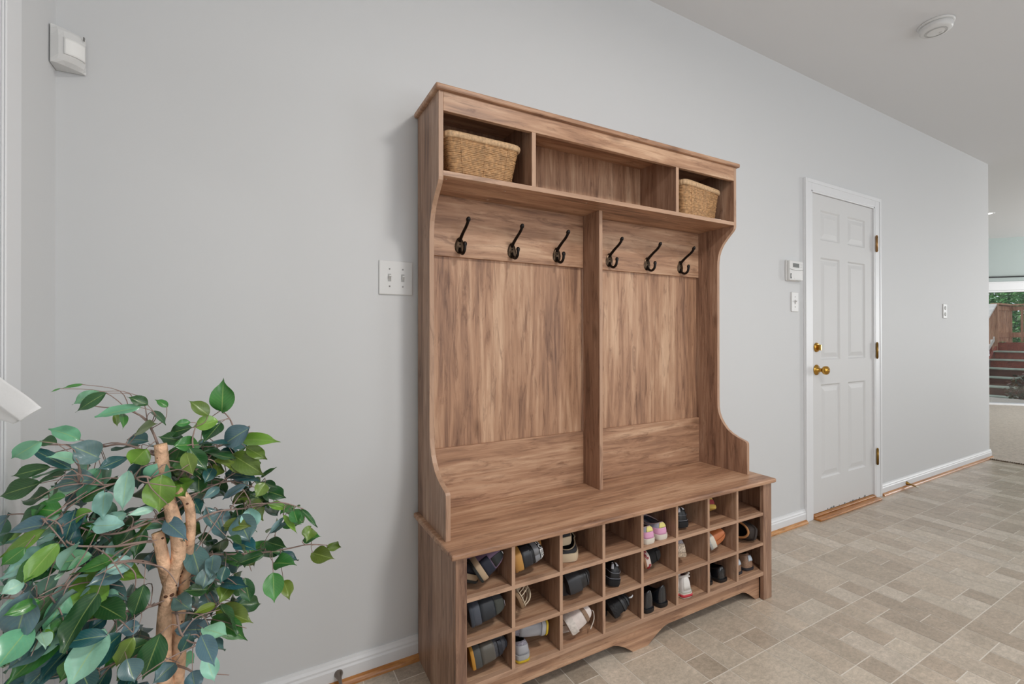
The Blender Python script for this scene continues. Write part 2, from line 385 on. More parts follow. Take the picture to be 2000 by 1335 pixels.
def six_panel():
    x0, x1, z0, z1 = DX0+.014, DX1-.014, .028, DZ-.014
    W = x1-x0; b = MB(); yf = -.002
    st = .105; mid = .1; pw = (W-2*st-mid)/2
    cols = [(x0+st, x0+st+pw), (x1-st-pw, x1-st)]
    rows = [(.235, .83), (.985, 1.635), (1.745, 1.935)]
    xs = [x0, cols[0][0], cols[0][1], cols[1][0], cols[1][1], x1]
    zs = [z0]+[v for r in rows for v in r]+[z1]
    for i in range(5):
        for j in range(7):
            pan = i in (1, 3) and j in (1, 3, 5)
            xa, xb, za, zb = xs[i], xs[i+1], zs[j], zs[j+1]
            if not pan: b.add([(xa, yf, za), (xb, yf, za), (xb, yf, zb), (xa, yf, zb)], [(0, 1, 2, 3)])
            else:
                rings = []
                for ins, d in ((0, 0), (.009, .007), (.018, .0075), (.045, .002)):
                    rings.append([(xa+ins, yf+d, za+ins), (xb-ins, yf+d, za+ins), (xb-ins, yf+d, zb-ins), (xa+ins, yf+d, zb-ins)])
                vs = [v for r in rings for v in r]; fs = []
                for k in range(3):
                    for c in range(4): fs.append((4*k+c, 4*k+(c+1) % 4, 4*k+4+(c+1) % 4, 4*k+4+c))
                fs.append((12, 13, 14, 15)); b.add(vs, fs)
    b.add([(x0, yf, z0), (x0, .038, z0), (x0, .038, z1), (x0, yf, z1), (x1, yf, z0), (x1, .038, z0), (x1, .038, z1), (x1, yf, z1)],
          [(0, 1, 2, 3), (4, 7, 6, 5), (1, 5, 6, 2), (0, 4, 5, 1), (3, 2, 6, 7)])
    d = struct(b.build('door_1', M_doorp, fix=False))
    d['label'] = 'white six panel door with brass knob and hinges'
    # worn paint at the bottom edge
    random.seed(3); c = MB(); x = x0+.17
    while x < x1-.12:
        wdt = random.uniform(.006, .035); h = random.uniform(.004, .014)
        pts = [(x, z0+.002), (x+wdt*.5, z0+.001), (x+wdt, z0+.003), (x+wdt*.9, z0+h*.7), (x+wdt*.6, z0+h), (x+wdt*.2, z0+h*.6)]
        c.prism([(px, pz) for px, pz in pts], 1, yf-.0008, yf+.001); x += wdt+random.choice([.001, .004, .02, .05])
    c.build('chipped_paint', mat('bare_steel_paint_chip', '60696c', .7), d)
    brass = mat('polished_brass', 'c79a4a', .18, 1.0)
    old = mat('aged_brass', '8b6b35', .32, 1.0)
    Rx = lambda x, z, y=yf: Matrix.Translation((x, y, z)) @ Matrix.Rotation(PI/2, 4, 'X')
    k = MB(); k.lathe([(.033, 0), (.033, .004), (.028, .009), (.014, .013), (.011, .030), (.012, .036), (.024, .044), (.027, .054), (.026, .064), (.020, .070), (.009, .071), (.008, .075), (.001, .076)], 28, 0, Rx(3.088, .925))
    k.build('door_knob', brass, d)
    k = MB(); k.lathe([(.030, 0), (.030, .004), (.025, .010), (.010, .012), (.001, .0125)], 28, 0, Rx(3.088, 1.066))
    k.prism([(3.084, 1.048), (3.092, 1.048), (3.094, 1.066), (3.092, 1.083), (3.084, 1.083), (3.082, 1.066)], 1, yf-.030, yf-.010)
    k.build('deadbolt_turn', brass, d, bevel=.0015)
    for za, zb, mt in ((1.731, 1.836, mat('satin_gold_hinge', 'a98256', .28, .9)), (.984, 1.086, old), (.240, .345, old)):
        h = MB(); xh = DX1+.002; yh = -.022
        h.lathe([(.0075, za), (.0075, zb)], 14, 0, Matrix.Translation((xh, yh, 0)))
        for f in (.2, .4, .6, .8):
            z = za+(zb-za)*f; h.lathe([(.0079, z-.0006), (.0079, z+.0006)], 14, 0, Matrix.Translation((xh, yh, 0)))
        h.lathe([(.005, zb), (.0062, zb+.002), (.0055, zb+.006), (.001, zb+.008)], 14, 0, Matrix.Translation((xh, yh, 0)))
        h.lathe([(.001, za-.007), (.0055, za-.005), (.005, za)], 14, 0, Matrix.Translation((xh, yh, 0)))
        h.box(xh, xh+.016, -.0165, -.0145, za, zb)
        h.build('hinge', mt, d)
    return d
six_panel()

# ---------------------------------------------------------------- small wall things
M_plast = mat('white_plastic', 'd9d9d8', .4)
M_dark = mat('dark_slot', '6e6e6c', .5)
M_screw = mat('painted_screw', '9a9a98', .4, .3)
def wallplate(x, z, wd, ht): return MB().box(-wd/2, wd/2, -.006, 0, -ht/2, ht/2)
def switch_plate(name, x, z, gangs, label, cat='light switch', wd=None):
    e = empty(name, (x, 0, z)); tag(e, label, cat)
    wd = wd or (.072 if gangs == 1 else .118)
    wallplate(0, 0, wd, .118).build('face_plate', M_plast, e, bevel=.003)
    for g in range(gangs):
        cx = (g-(gangs-1)/2)*.046
        MB().box(cx-.0055, cx+.0055, -.0068, -.005, -.013, .013).build('toggle_slot', mat('toggle_recess', 'a8a8a6', .5), e)
        t = MB(); t.prism([(-.006, -.006), (-.018, .004), (-.017, .008), (-.006, .005)], 0, cx-.004, cx+.004)
        t.build('toggle', M_plast, e, bevel=.001)
        for s in (-1, 1): MB().lathe([(.0028, 0), (.0028, .0012), (.001, .0018)], 10, 0, Matrix.Translation((cx, -.006, s*.030)) @ Matrix.Rotation(PI/2, 4, 'X')).build('screw', M_screw, e)
    return e
switch_plate('light_switch', .437, 1.341, 2, 'white double toggle switch plate beside the wooden hall tree')
switch_plate('light_switch', 2.853, 1.343, 1, 'white single toggle switch plate below the alarm keypad')
e = empty('wall_outlet', (5.022, 0, 1.343)); tag(e, 'small white wall plate with two round cut-outs on far wall stretch', 'wall plate')
wallplate(0, 0, .074, .120).build('face_plate', M_plast, e, bevel=.003)
for s in (-1, 1):
    MB().lathe([(.016, 0), (.016, .002), (.001, .002)], 18, 0, Matrix.Translation((0, -.006, s*.026)) @ Matrix.Rotation(PI/2, 4, 'X')).build('socket_face', mat('socket_plastic', 'cfcfcd', .4), e)
    MB().box(-.008, -.005, -.0086, -.0078, s*.026-.002, s*.026+.007).box(.005, .008, -.0086, -.0078, s*.026-.002, s*.026+.006).build('socket_slots', M_dark, e)
# alarm keypad
e = empty('alarm_keypad', (2.828, 0, 1.527)); tag(e, 'white alarm keypad with small grey screen beside the door casing', 'keypad')
b = MB(); b.prism([(-.072, -.062), (.072, -.062), (.072, .062), (-.072, .062)], 1, -.012, 0)
b.prism([(-.068, -.060), (.070, -.058), (.070, .058), (-.068, .058)], 1, -.028, -.012)
b.build('housing', M_plast, e, bevel=.004)
MB().box(-.035, .028, -.0292, -.0275, .018, .042).build('screen', mat('lcd_screen', '6f7270', .2), e)
MB().box(-.033, .026, -.0296, -.0290, .027, .033).build('screen_line', mat('lcd_text', '3f4341', .3), e)
MB().grid(lambda u, v: Vector((-.067+.136*u, -.0286-.0016*v, .008-.010*math.sin(PI*u)*.6-.0018*v)), 16, 1).build('flap_line', mat('keypad_seam', 'a2a2a0', .5), e, solid=.0006)
b = MB(); b.box(-.062, -.050, -.0296, -.0275, -.050, -.020); b.build('indicator_window', mat('keypad_indicator', '4d4f4e', .3), e)
MB().box(-.058, -.054, -.0300, -.0290, -.040, -.026).build('indicator_light', mat('keypad_light', 'cfcfcd', .4), e)
MB().box(-.02, .045, -.0290, -.0275, -.052, -.044).build('lower_ridge', M_plast, e, bevel=.0006)
for s in (0, 1): MB().box(.046, .050, -.0292, -.0275, .022+s*.012, .026+s*.012).build('status_led', M_dark, e)

# motion detector across the corner
e = empty('motion_detector', (XL, 0, 1.82)); tag(e, 'white corner mounted motion detector high on the wall', 'motion detector')
A0 = Vector((.0005, -.048)); A1 = Vector((.058, -.0005))   # wedge plan across the corner
def mdplan(bulge):
    pts = [Vector((.0012, -.0012)), Vector((.0012, -.046))]
    d = A1-A0; nrm = Vector((d.y, -d.x)).normalized()
    for k in range(9):
        t = k/8; pts.append(A0+Vector((.001, 0))+d*t*.985+nrm*(bulge*math.sin(PI*t)**.6+.004))
    return pts
vs = []; levels = [(.002, .006), (.010, .018), (.022, .026), (.066, .026), (.084, .020), (.092, .012), (.096, .004)]
b = MB(); n = 11
for z, bu in levels: vs += [(p.x, p.y, z) for p in mdplan(bu)]
fs = [tuple(range(n)), tuple(range(len(vs)-n, len(vs)))]
for i in range(len(levels)-1):
    for j in range(n): fs.append((i*n+j, i*n+(j+1) % n, (i+1)*n+(j+1) % n, (i+1)*n+j))
b.add(vs, fs, 0, None, False); b.build('housing', M_plast, e, bevel=.0015)
lens = MB(); d = A1-A0; nrm = Vector((d.y, -d.x)).normalized()
def lf(u, v):
    t = .22+.62*u; z = .024+.042*v
    p = A0+Vector((.001, 0))+d*t+nrm*(.026*math.sin(PI*t)**.6+.0065); return Vector((p.x, p.y, z))
lens.grid(lf, 12, 6); lens.build('lens', mat('detector_lens', 'ececea', .45), e, solid=.002)
p = A0+d*.80+nrm*.024; MB().box(p.x-.001, p.x+.0015, p.y-.003, p.y+.001, .080, .089).build('led_slot', M_dark, e)

# smoke detector
e = empty('smoke_detector', (3.075, -.598, CE)); tag(e, 'round white smoke detector on the ceiling', 'smoke detector')
Rf = Matrix.Rotation(PI, 4, 'X')
MB().lathe([(.074, 0), (.074, .006), (.070, .010), (.062, .010)], 40, 0, Rf).build('mounting_ring', M_plast, e)
MB().lathe([(.060, .008), (.066, .013), (.068, .020), (.066, .034), (.058, .040), (.03, .044), (.001, .045)], 40, 0, Rf).build('cover', M_plast, e)
g = MB()
for k in range(3): g.loop([(math.cos(a)*(.045-.004*k), math.sin(a)*(.045-.004*k), -.0425-.0005*k) for a in [2*PI*i/40 for i in range(40)]], .0006, 5)
g.build('sound_grille', mat('grille_grey', 'b4b4b2', .5), e)
MB().lathe([(.009, .044), (.009, .046), (.001, .0465)], 16, 0, Rf @ Matrix.Translation((.02, .015, 0))).build('test_button', M_plast, e)

# door stops
def door_stop(x, z, metal, label):
    e = empty('door_stop', (x, -.013, z)); tag(e, label, 'door stop')
    R = Matrix.Rotation(math.radians(100), 4, 'X')
    MB().lathe([(.0135, -.002), (.0135, .003), (.011, .008), (.007, .018), (.005, .034), (.0046, .058), (.006, .062)], 20, 0, R).build('post', metal, e)
    MB().lathe([(.0075, .060), (.008, .066), (.0075, .074), (.001, .076)], 18, 0, R).build('rubber_tip', mat('cream_rubber', 'd8d2c4', .6), e)
door_stop(.246, .040, mat('dull_nickel', '8a8078', .3, 1.0), 'dull grey metal door stop on baseboard left of hall tree')
door_stop(4.285, .034, mat('yellow_brass', 'a98546', .25, 1.0), 'brass door stop on the baseboard right of the white door')

# ceiling lamps behind the camera
e = empty('ceiling_lamp', (1.2, -1.85, CE)); tag(e, 'round flush ceiling lamp behind the viewer over the foyer', 'ceiling lamp')
MB().lathe([(.17, 0), (.17, .02), (.165, .03), (.12, .03)], 32, 0, Rf).build('base_ring', mat('lamp_ring_nickel', 'b5b2ad', .3, 1), e)
MB().lathe([(.15, .03), (.14, .055), (.10, .075), (.001, .085)], 32, 0, Rf).build('diffuser', mat('lamp_glass', 'ffffff', .4, emit=('fff4e2', 1.5)), e)

# ================================================================= HALL TREE
FX, FA = .5128, math.radians(-.8245)
HT = empty('hall_tree', (FX, 0, 0), FA)
tag(HT, 'brown wood grain hall tree with bench, coat hooks and shoe cubbies', 'hall tree')
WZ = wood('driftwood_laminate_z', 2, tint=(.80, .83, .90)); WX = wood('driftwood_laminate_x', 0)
WBK = wood('driftwood_laminate_back', 2)
M_edge = wood('edge_band', 2, dark='a07f68', mid='b7947b', light='c6a48b', fine=.6)
M_edgex = wood('edge_band_x', 0, dark='a07f68', mid='b7947b', light='c6a48b', fine=.6)
LW, UW, FD, UD, SB = 1.470, 1.4368, .374, .2316, .5176   # case widths, depths, seat height
BK = -.012
def part(name, mb, mt, bevel=.0012): return mb.build(name, mt, HT, bevel=bevel)
def edged(b, x0, x1, y0, y1, z0, z1, e=.0009):
    """board with a paler edge band on its front edge"""
    b.box(x0, x1, y0+e, y1, z0, z1, 0); b.box(x0, x1, y0, y0+e, z0, z1, 1)
# lower case
part('bench_top', MB().box(-.0167, LW+.0167, -.387, BK, .4996, SB), WX, .005)
for x in (0, LW-.016):
    part('side_panel', MB().box(x, x+.016, -.356, BK, 0, .4996), WZ)
part('stile', MB().box(0, .0355, -FD, -.356, 0, .4996), WZ, .002)
part('stile', MB().box(LW-.0557, LW, -FD, -.356, 0, .4996), WZ, .002)
part('bench_back_panel', MB().box(.016, LW-.016, -.018, BK, .02, .4996), WX)
SH = [(.364, .376), (.236, .248)]
for z0, z1 in SH:
    b = MB(); edged(b, .016, LW-.016, -.3555, -.018, z0, z1); b.box(.0355, LW-.0557, -FD+.002, -.3555, z0, z1, 1)
    part('shelf', b, [WX, M_edgex], .0006)
b = MB(); b.box(.016, LW-.016, -.3555, -.018, .107, .123); b.box(.0355, LW-.0557, -FD+.001, -.3555, .107, .123, 1)
part('base_shelf', b, [WX, M_edgex], .001)
DV = []
for i in range(7):
    x = .0071+.1758*(i+1); DV.append(x); b = MB()
    # each divider is notched over the two shelves: three panels in one board
    for za, zb in ((.123, .236), (.248, .364), (.376, .4996)): edged(b, x, x+.012, -FD+.0015, -.018, za, zb)
    part('divider', b, [WZ, M_edge], .0006)
def arc(cx, cz, rx, rz, a0, a1, n=8): return [(cx+rx*math.cos(math.radians(a0+(a1-a0)*k/n)), cz+rz*math.sin(math.radians(a0+(a1-a0)*k/n))) for k in range(n+1)]
def scurve(xa, za, xb, zb, n=10):
    """ogee from (xa,za) to (xb,zb)"""
    out = []
    for k in range(n+1):
        t = k/n; s = t**1.5; out.append((xa+(xb-xa)*t, za+(zb-za)*s))
    return out
zt = .050
pr = [(.0355, .107), (.0355, 0), (.085, 0)]+scurve(.150, zt, .085, 0)[::-1][1:]
pr += scurve(.595, zt, .690, 0)+[(.764, 0)]+scurve(.866, zt, .764, 0)[::-1][1:]
pr += scurve(1.300, zt+.002, 1.390, 0)[:]+[(LW-.0557, 0), (LW-.0557, .107)]
part('apron', MB().prism(pr, 1, -.352, -.336), WX, .0008)
# upper hutch
side = [(BK, SB), (BK, 1.911), (-UD, 1.911), (-UD, 1.640), (-.2295, 1.631), (-.222, 1.621), (-.205, 1.605), (-.185, 1.585), (-.168, 1.565), (-.155, 1.542),
        (-.147, 1.518), (-.1425, 1.49), (-.1415, 1.46), (-.1405, .84), (-.1415, .800), (-.147, .772), (-.157, .748), (-.172, .726), (-.192, .704), (-.215, .689), (-.245, .676),
        (-.276, .667), (-.288, .663), (-.2925, .656), (-.2930, .645), (-.2930, SB)]
for x in (0, UW-.016):
    b = MB(); b.prism(side, 0, x, x+.016); p = part('upper_side_panel', b, [WZ, M_edge], .0008)
    for f in p.data.polygons:
        if abs(f.normal.x) < .5 and f.normal.y < .3 : f.material_index = 1
part('back_panel', MB().box(.016, UW-.016, -.020, BK, SB, 1.911), WBK)
part('hook_rail', MB().box(.016, UW-.016, -.034, -.020, 1.427, 1.645), WX)
part('lower_rail', MB().box(.016, UW-.016, -.034, -.020, SB, .735), WX)
b = MB(); edged(b, .710, .726, -.142, -.034, SB, 1.645); part('center_post', b, [WZ, M_edge], .0006)
b = MB(); edged(b, .016, UW-.016, -UD, -.020, 1.645, 1.661); part('top_shelf', b, [WX, M_edgex], .0006)
for x in (.3415, 1.0485):
    b = MB(); edged(b, x, x+.016, -UD+.001, -.020, 1.661, 1.850); b.box(x, x+.016, -.215, -.020, 1.850, 1.905); part('top_divider', b, [WZ, M_edge], .0006)
part('header_rail', MB().box(.016, UW-.016, -UD, -.2156, 1.850, 1.911), WX)
part('inner_top_panel', MB().box(.016, UW-.016, -.2156, -.020, 1.905, 1.911), WX)
part('crown_top', MB().box(-.0125, UW+.0125, -.2445, -.006, 1.911, 1.929), WX, .005)
cap = mat('screw_cap', 'b49a84', .4)
for x, y in ((.035, -.2), (.26, -.18), (.25, -.06), (.60, -.20), (.82, -.08), (1.03, -.19), (1.40, -.19)):
    part('screw_cap', MB().lathe([(.0042, 0), (.0042, .001), (.001, .0014)], 12, 0, Matrix.Translation((x, y, 1.645)) @ Matrix.Rotation(PI, 4, 'X')), cap, 0)
for x, z in ((1.02, 1.70),):
    part('screw_cap', MB().lathe([(.0035, 0), (.0035, .001), (.001, .0014)], 12, 0, Matrix.Translation((x, -.020, z)) @ Matrix.Rotation(PI/2, 4, 'X')), mat('bright_screw', 'd8d4cc', .3, .8), 0)
# coat hooks
M_brz = mat('oil_rubbed_bronze', '1d1715', .30, .6)
M_brzp = mat('bronze_plate', '4a3a2c', .27, .85)
def make_hook():
    h = empty('coat_hook'); h.parent = HT
    def plate(u, v):      # domed oval, wider at the bottom
        a = 2*PI*u; r = v; z = math.sin(a)*.029*r; x = math.cos(a)*(.0175-.0045*(z/.029))*r
        return Vector((x, -.0035*math.sqrt(max(0, 1-r**2))-.001, z))
    b = MB(); b.grid(plate, 28, 6, closed=True)
    b.loop([(math.cos(a)*(.0175-.0045*math.sin(a)), -.0005, math.sin(a)*.029) for a in [2*PI*k/28 for k in range(28)]], .0016, 6)
    b.build('back_plate', M_brzp, h)
    b = MB()
    b.tube(spline([(0, -.002, .016), (0, -.014, .027), (0, -.038, .043), (0, -.061, .056), (0, -.075, .067), (0, -.081, .076)], 6),
           [.0070-.0014*min(1, k/14) for k in range(31)], 10)
    b.ell((0, -.0815, .0775), (.0085, .0066, .0105), 8, M=Matrix.Rotation(math.radians(35), 3, 'X'))
    b.build('upper_prong', M_brz, h)
    b = MB(); b.tube(spline([(0, -.002, -.010), (0, -.012, -.027), (0, -.030, -.034), (0, -.045, -.026), (0, -.050, -.012), (0, -.0505, -.006)], 6), .0056, 10)
    b.ell((0, -.0505, -.003), (.0080, .0064, .0095), 8); b.build('lower_prong', M_brz, h)
    b = MB()
    b.lathe([(.003, 0), (.003, .002), (.001, .003)], 10, 0, Matrix.Translation((0, -.0035, .004)) @ Matrix.Rotation(PI/2, 4, 'X')); b.build('mounting_screw', M_brz, h)
    return h
hk = make_hook()
for i, x in enumerate((.150, .367, .576, .852, 1.075, 1.291)):
    if i == 0: h = hk
    else:
        h = hk.copy(); COL.objects.link(h); h.parent = HT
        for ch in list(hk.children):
            c = ch.copy(); COL.objects.link(c); c.parent = h
    h.location = (x, -.034, 1.470)

def ht(x, y, z):          # hall tree coordinates -> place
    return Matrix.Translation((FX, 0, 0)) @ Matrix.Rotation(FA, 4, 'Z') @ Vector((x, y, z))

# ---------------------------------------------------------------- baskets
M_rush = mat('rush_straw', 'b28a60', .6, var=(90, .35), bump=(400, .5, .0015))
M_rush2 = mat('rush_rim', 'c4a27c', .6, var=(120, .25), bump=(500, .4, .001))
def basket(label, loc, rz, wt, dt, wb, db, h, seed):
    random.seed(seed)
    e = empty('woven_basket', loc, rz); tag(e, label, 'basket')
    def rr(wx, wy, z, n=72, r=.022, j=0):
        pts = []
        for k in range(n):
            a = 2*PI*k/n; c, s = math.cos(a), math.sin(a); p = 9
            q = (abs(c)**p+abs(s)**p)**(-1/p); pts.append(Vector((c*q*wx/2+random.uniform(-j, j), s*q*wy/2+random.uniform(-j, j), z+random.uniform(-j, j)*.7)))
        return pts
    b = MB(); n = 21; sp = h*.86/n
    for i in range(n):
        t = (i+.5)/n; b.loop(rr(wb+(wt-wb)*t, db+(dt-db)*t, .004+i*sp, j=.0011), [sp*.52*random.uniform(.85, 1.25) for _ in range(72)], 6, rz=sp*.62)
    b.box(-wb/2+.004, wb/2-.004, -db/2+.004, db/2-.004, 0, .004)
    # inner shell
    b.grid(lambda u, v: rr2(u, v, wb-.006, db-.006, wt-.006, dt-.006, h*.9), 40, 3, closed=True)
    # vertical stakes stitched over the strands
    for sx in (-.33, 0, .33):
        for sg in (-1, 1):
            b.tube([(sx*(wb+(wt-wb)*t), sg*((db+(dt-db)*t)/2+.0035), .004+t*h*.86) for t in [k/21 for k in range(22)]], .0011, 5)
    b.build('woven_body', M_rush, e)
    b = MB(); P = rr(wt+.006, dt+.006, h*.93, 300, j=0)
    b.loop(P, [.0066+.0016*(1 if k % 4 < 2 else -.4) for k in range(300)], 8, rz=h*.085)
    b.build('wrapped_rim', M_rush2, e)
    return e
def rr2(u, v, wb, db, wt, dt, h):
    a = 2*PI*u; c, s = math.cos(a), math.sin(a); p = 9; q = (abs(c)**p+abs(s)**p)**(-1/p)
    wx, wy = wb+(wt-wb)*v, db+(dt-db)*v; return Vector((c*q*wx/2, s*q*wy/2, .004+h*v))
basket('tan woven rush basket in the left cubby above the coat hooks', ht(.168, -.126, 1.662), FA+math.radians(1.5), .272, .170, .228, .140, .138, 2)
basket('tan woven rush basket standing on white paper in the right top cubby', ht(1.243, -.124, 1.664), FA+math.radians(9), .285, .150, .246, .130, .150, 4)
p = MB().box(-.110, .095, -.082, .06, 0, .0016).build('paper_sheet', mat('white_paper', 'e6e4e0', .7), loc=ht(1.246, -.140, 1.6615)); p.rotation_euler.z = FA-.08
tag(p, 'white sheet of paper sticking out under the right woven basket', 'paper')

# ---------------------------------------------------------------- shoes
def ss(a, b, x): t = max(0, min(1, (x-a)/(b-a))); return t*t*(3-2*t)
class Shoe:
    def __init__(s, L=.26, W=.092, H=.085, vamp=.055, op=(.075, .50), ow=.74, sole=.022, heel=0, point=.66, toe_spring=.008, hug=.82, curve=.006, mirror=1, dip=.012):
        s.L, s.W, s.H, s.vamp, s.op, s.ow, s.sole, s.heel, s.point, s.ts, s.hug, s.curve, s.mi, s.dip = L, W, H, vamp, op, ow, sole, heel, point, toe_spring, hug, curve, mirror, dip
    def out(s, th, off=0.):
        c, sn = math.cos(th), math.sin(th); t = (1-c)/2
        wv = .90+.10*ss(.30, .72, t)-.05*math.exp(-((t-.42)/.14)**2)
        x = (s.W/2*wv+off)*(abs(sn)**(s.point+(.40-s.point)*ss(-.2, .6, c)))*(1 if sn >= 0 else -1)
        x += s.mi*s.curve*math.sin(PI*ss(.35, 1, t))*1.
        y = s.L*t-off*c
        return x, y, t
    def base(s, t): return s.heel*(1-ss(.25, .62, t))+s.ts*ss(.72, 1, t)
    def opn(s, th):
        c, sn = math.cos(th), math.sin(th); a, bb = s.op; y = s.L*((a+bb)/2-(bb-a)/2*c); x = s.W/2*s.ow*sn*(.85 if c > 0 else 1)
        k = (1-c)/2; z = s.base(y/s.L)+s.sole+s.H*(1-k)+s.vamp*k-s.dip*(sn*sn)
        return Vector((x, y, z))
    def surf(s, th, v, off=0.):
        x, y, t = s.out(th, -.002+off); T = s.opn(th); w = 1-math.cos(v*PI/2); z0 = s.base(t)+s.sole
        z = z0+(T.z-z0)*(math.sin(v*PI/2)**s.hug)
        p = Vector((x+(T.x-x)*w, y+(T.y-y)*w, z))
        if off: p.z += off*math.sin(v*PI/2)
        return p
    def upper(s, mb, mi=0, n=40, k=10, v1=1.0):
        mb.grid(lambda u, v: s.surf(2*PI*u, v*v1), n, k, mi, closed=True)
    def lining(s, mb):
        mb.grid(lambda u, v: s.surf(2*PI*u, v, -.004)+Vector((0, 0, -.0015*v)), 40, 10, closed=True)
        mb.add([(*s.out(2*PI*k/40, -.006)[:2], s.base(s.out(2*PI*k/40)[2])+s.sole+.003) for k in range(40)], [tuple(range(40))])
    def solemesh(s, mb, z0f=0., z1f=1., off=.002, mi=0, n=48):
        r0 = []; r1 = []; r05 = []
        for k in range(n):
            x, y, t = s.out(2*PI*k/n, off); b = s.base(t); lo = b*(0 if s.heel and t < .33 else 1)
            zt_ = b+s.sole*z1f; zb_ = lo*(1 if z0f == 0 else 0)+(b+s.sole*z0f if z0f > 0 else 0)
            x2, y2, _ = s.out(2*PI*k/n, off-.0025); r0.append((x2, y2, zb_)); r05.append((x, y, zb_+(zt_-zb_)*.35)); r1.append((x, y, zt_))
        vs = r0+r05+r1; fs = [tuple(reversed(range(n))), tuple(range(2*n, 3*n))]
        for i in range(2):
            for j in range(n): fs.append((i*n+j, i*n+(j+1) % n, (i+1)*n+(j+1) % n, (i+1)*n+j))
        mb.add(vs, fs[:2], mi); mb.add(vs, fs[2:], mi, None, True)
    def patch(s, mb, t0, t1, v0, v1, off=.0015, mi=0, nu=10, nv=5):
        mb.grid(lambda u, v: s.surf(t0+(t1-t0)*u, v0+(v1-v0)*v, off), nu, nv, mi)
    def laces(s, mb, n=5, rad=.0016, v0=.55, v1=.96):
        for i in range(n):
            v = v0+(v1-v0)*i/(n-1); a = .30*(1-.25*i/(n-1))
            mb.tube([s.surf(PI+a*(u*2-1), v, .003+.002*math.sin(PI*u)) for u in [k/8 for k in range(9)]], rad, 6)
            if i < n-1:
                v2 = v0+(v1-v0)*(i+1)/(n-1)
                for sg in (-1, 1): mb.tube([s.surf(PI+a*sg*(1-2*u), v+(v2-v)*u, .005) for u in [k/6 for k in range(7)]], rad, 6)

CW_ = .1758
def cub(col, row):
    x0 = .0071+CW_*col+.012 if col else .016; x1 = .0071+CW_*(col+1) if col < 7 else LW-.016
    z0, z1 = [(.376, .4996), (.248, .364), (.123, .236)][row]
    return x0, x1, z0, z1
SHOES = []
def place(e, col, row, fx, y, rx=0, ry=0, rz=0, lift=0):
    """stand / lean a shoe in its cubby: fx 0..1 across, y of its nearest point behind the front edge, lowest point on the shelf"""
    x0, x1, z0, z1 = cub(col, row)
    R = Euler((math.radians(rx), math.radians(ry), math.radians(rz)), 'XYZ').to_matrix()
    pts = [R @ v.co for ch in e.children for v in ch.data.vertices]
    pts += [R @ v.co for ch in e.children for g in ch.children for v in g.data.vertices]
    mn = Vector([min(p[i] for p in pts) for i in range(3)]); mx = Vector([max(p[i] for p in pts) for i in range(3)])
    X = x0+.001-mn.x + fx*max(0, (x1-x0-.002)-(mx.x-mn.x)); Y = -FD+y-mn.y
    if (mx.x-mn.x) > (x1-x0): X = (x0+x1)/2-(mn.x+mx.x)/2
    loc = Vector((X, Y, z0-mn.z+.0004+lift))
    M = Matrix.Translation((FX, 0, 0)) @ Matrix.Rotation(FA, 4, 'Z') @ Matrix.Translation(loc) @ R.to_4x4()
    e.matrix_world = M; e.location = M.translation; e.rotation_euler = M.to_euler()
    print('SHOE', e.name, col, row, 'size', [round(v, 3) for v in (mx-mn)], 'cell', round(x1-x0, 3), round(z1-z0, 3), 'depth room', round(.356-y-(mx.y-mn.y), 3))
def shoe_empty(label, cat='shoe', name='shoe', group=None):
    e = empty(name); tag(e, label, cat, group); return e
P = lambda n, c, r=.55, **k: mat(n, c, r, **k)
blk = P('black_leather', '17171a', .35); blkm = P('black_fabric', '151518', .8); inner = P('dark_lining', '0f0f11', .9)
cream = P('cream_rubber_sole', 'c9b79c', .6); white = P('white_leather', 'dcd5d0', .45); whs = P('white_rubber', 'd9d2c6', .5)

def basic(name, label, S, up, sole, lining=inner, outs=None, cat='shoe'):
    e = shoe_empty(label, cat, name)
    b = MB(); S.upper(b); U = b.build('upper', up, e)
    b = MB(); S.lining(b); b.build('lining', lining, e)
    b = MB()
    if outs:
        S.solemesh(b, .30, 1.0); b.build('midsole', sole, e); b = MB(); S.solemesh(b, 0, .32, .0025); b.build('outsole', outs, e)
    else: S.solemesh(b); b.build('sole', sole, e)
    return e

# c0 top : plum and navy sneakers on tan soles
def plum(label, mirror=1):
    S = Shoe(L=.265, W=.094, H=.072, vamp=.060, sole=.026, mirror=mirror)
    e = basic('sneaker', label, S, P('plum_knit', '78627a', .8), P('tan_midsole', 'b79f83', .6), outs=P('dark_outsole', '2a2d2c', .7))
    b = MB(); S.patch(b, -.42, .42, 0, .22); b.build('navy_overlay', P('navy_overlay', '151a2c', .6), e, solid=.001)
    for q in (1.0, -1.5):
        b = MB(); S.patch(b, q, q+.5, 0, .98); b.build('side_overlay', P('navy_overlay', '151a2c', .6), e, solid=.001)
    b = MB(); S.patch(b, -.12, .12, .25, .95); b.build('heel_strip', P('charcoal_trim', '1c2224', .5), e, solid=.001)
    b = MB(); S.patch(b, -.08, .08, .84, .96, .003); b.build('heel_tag', P('white_tag', 'e8e8e8', .5), e, solid=.0008)
    b = MB(); S.laces(b); b.build('laces', P('navy_lace', '20243a', .8), e)
    return e
place(plum('plum and navy sneaker leaning right in the top left cubby'), 0, 0, 1, .012, -2, 58, -9)
place(plum('plum and navy sneaker mostly hidden at the left of the top left cubby', -1), 0, 0, 0.0, .05, 0, 22, 0)

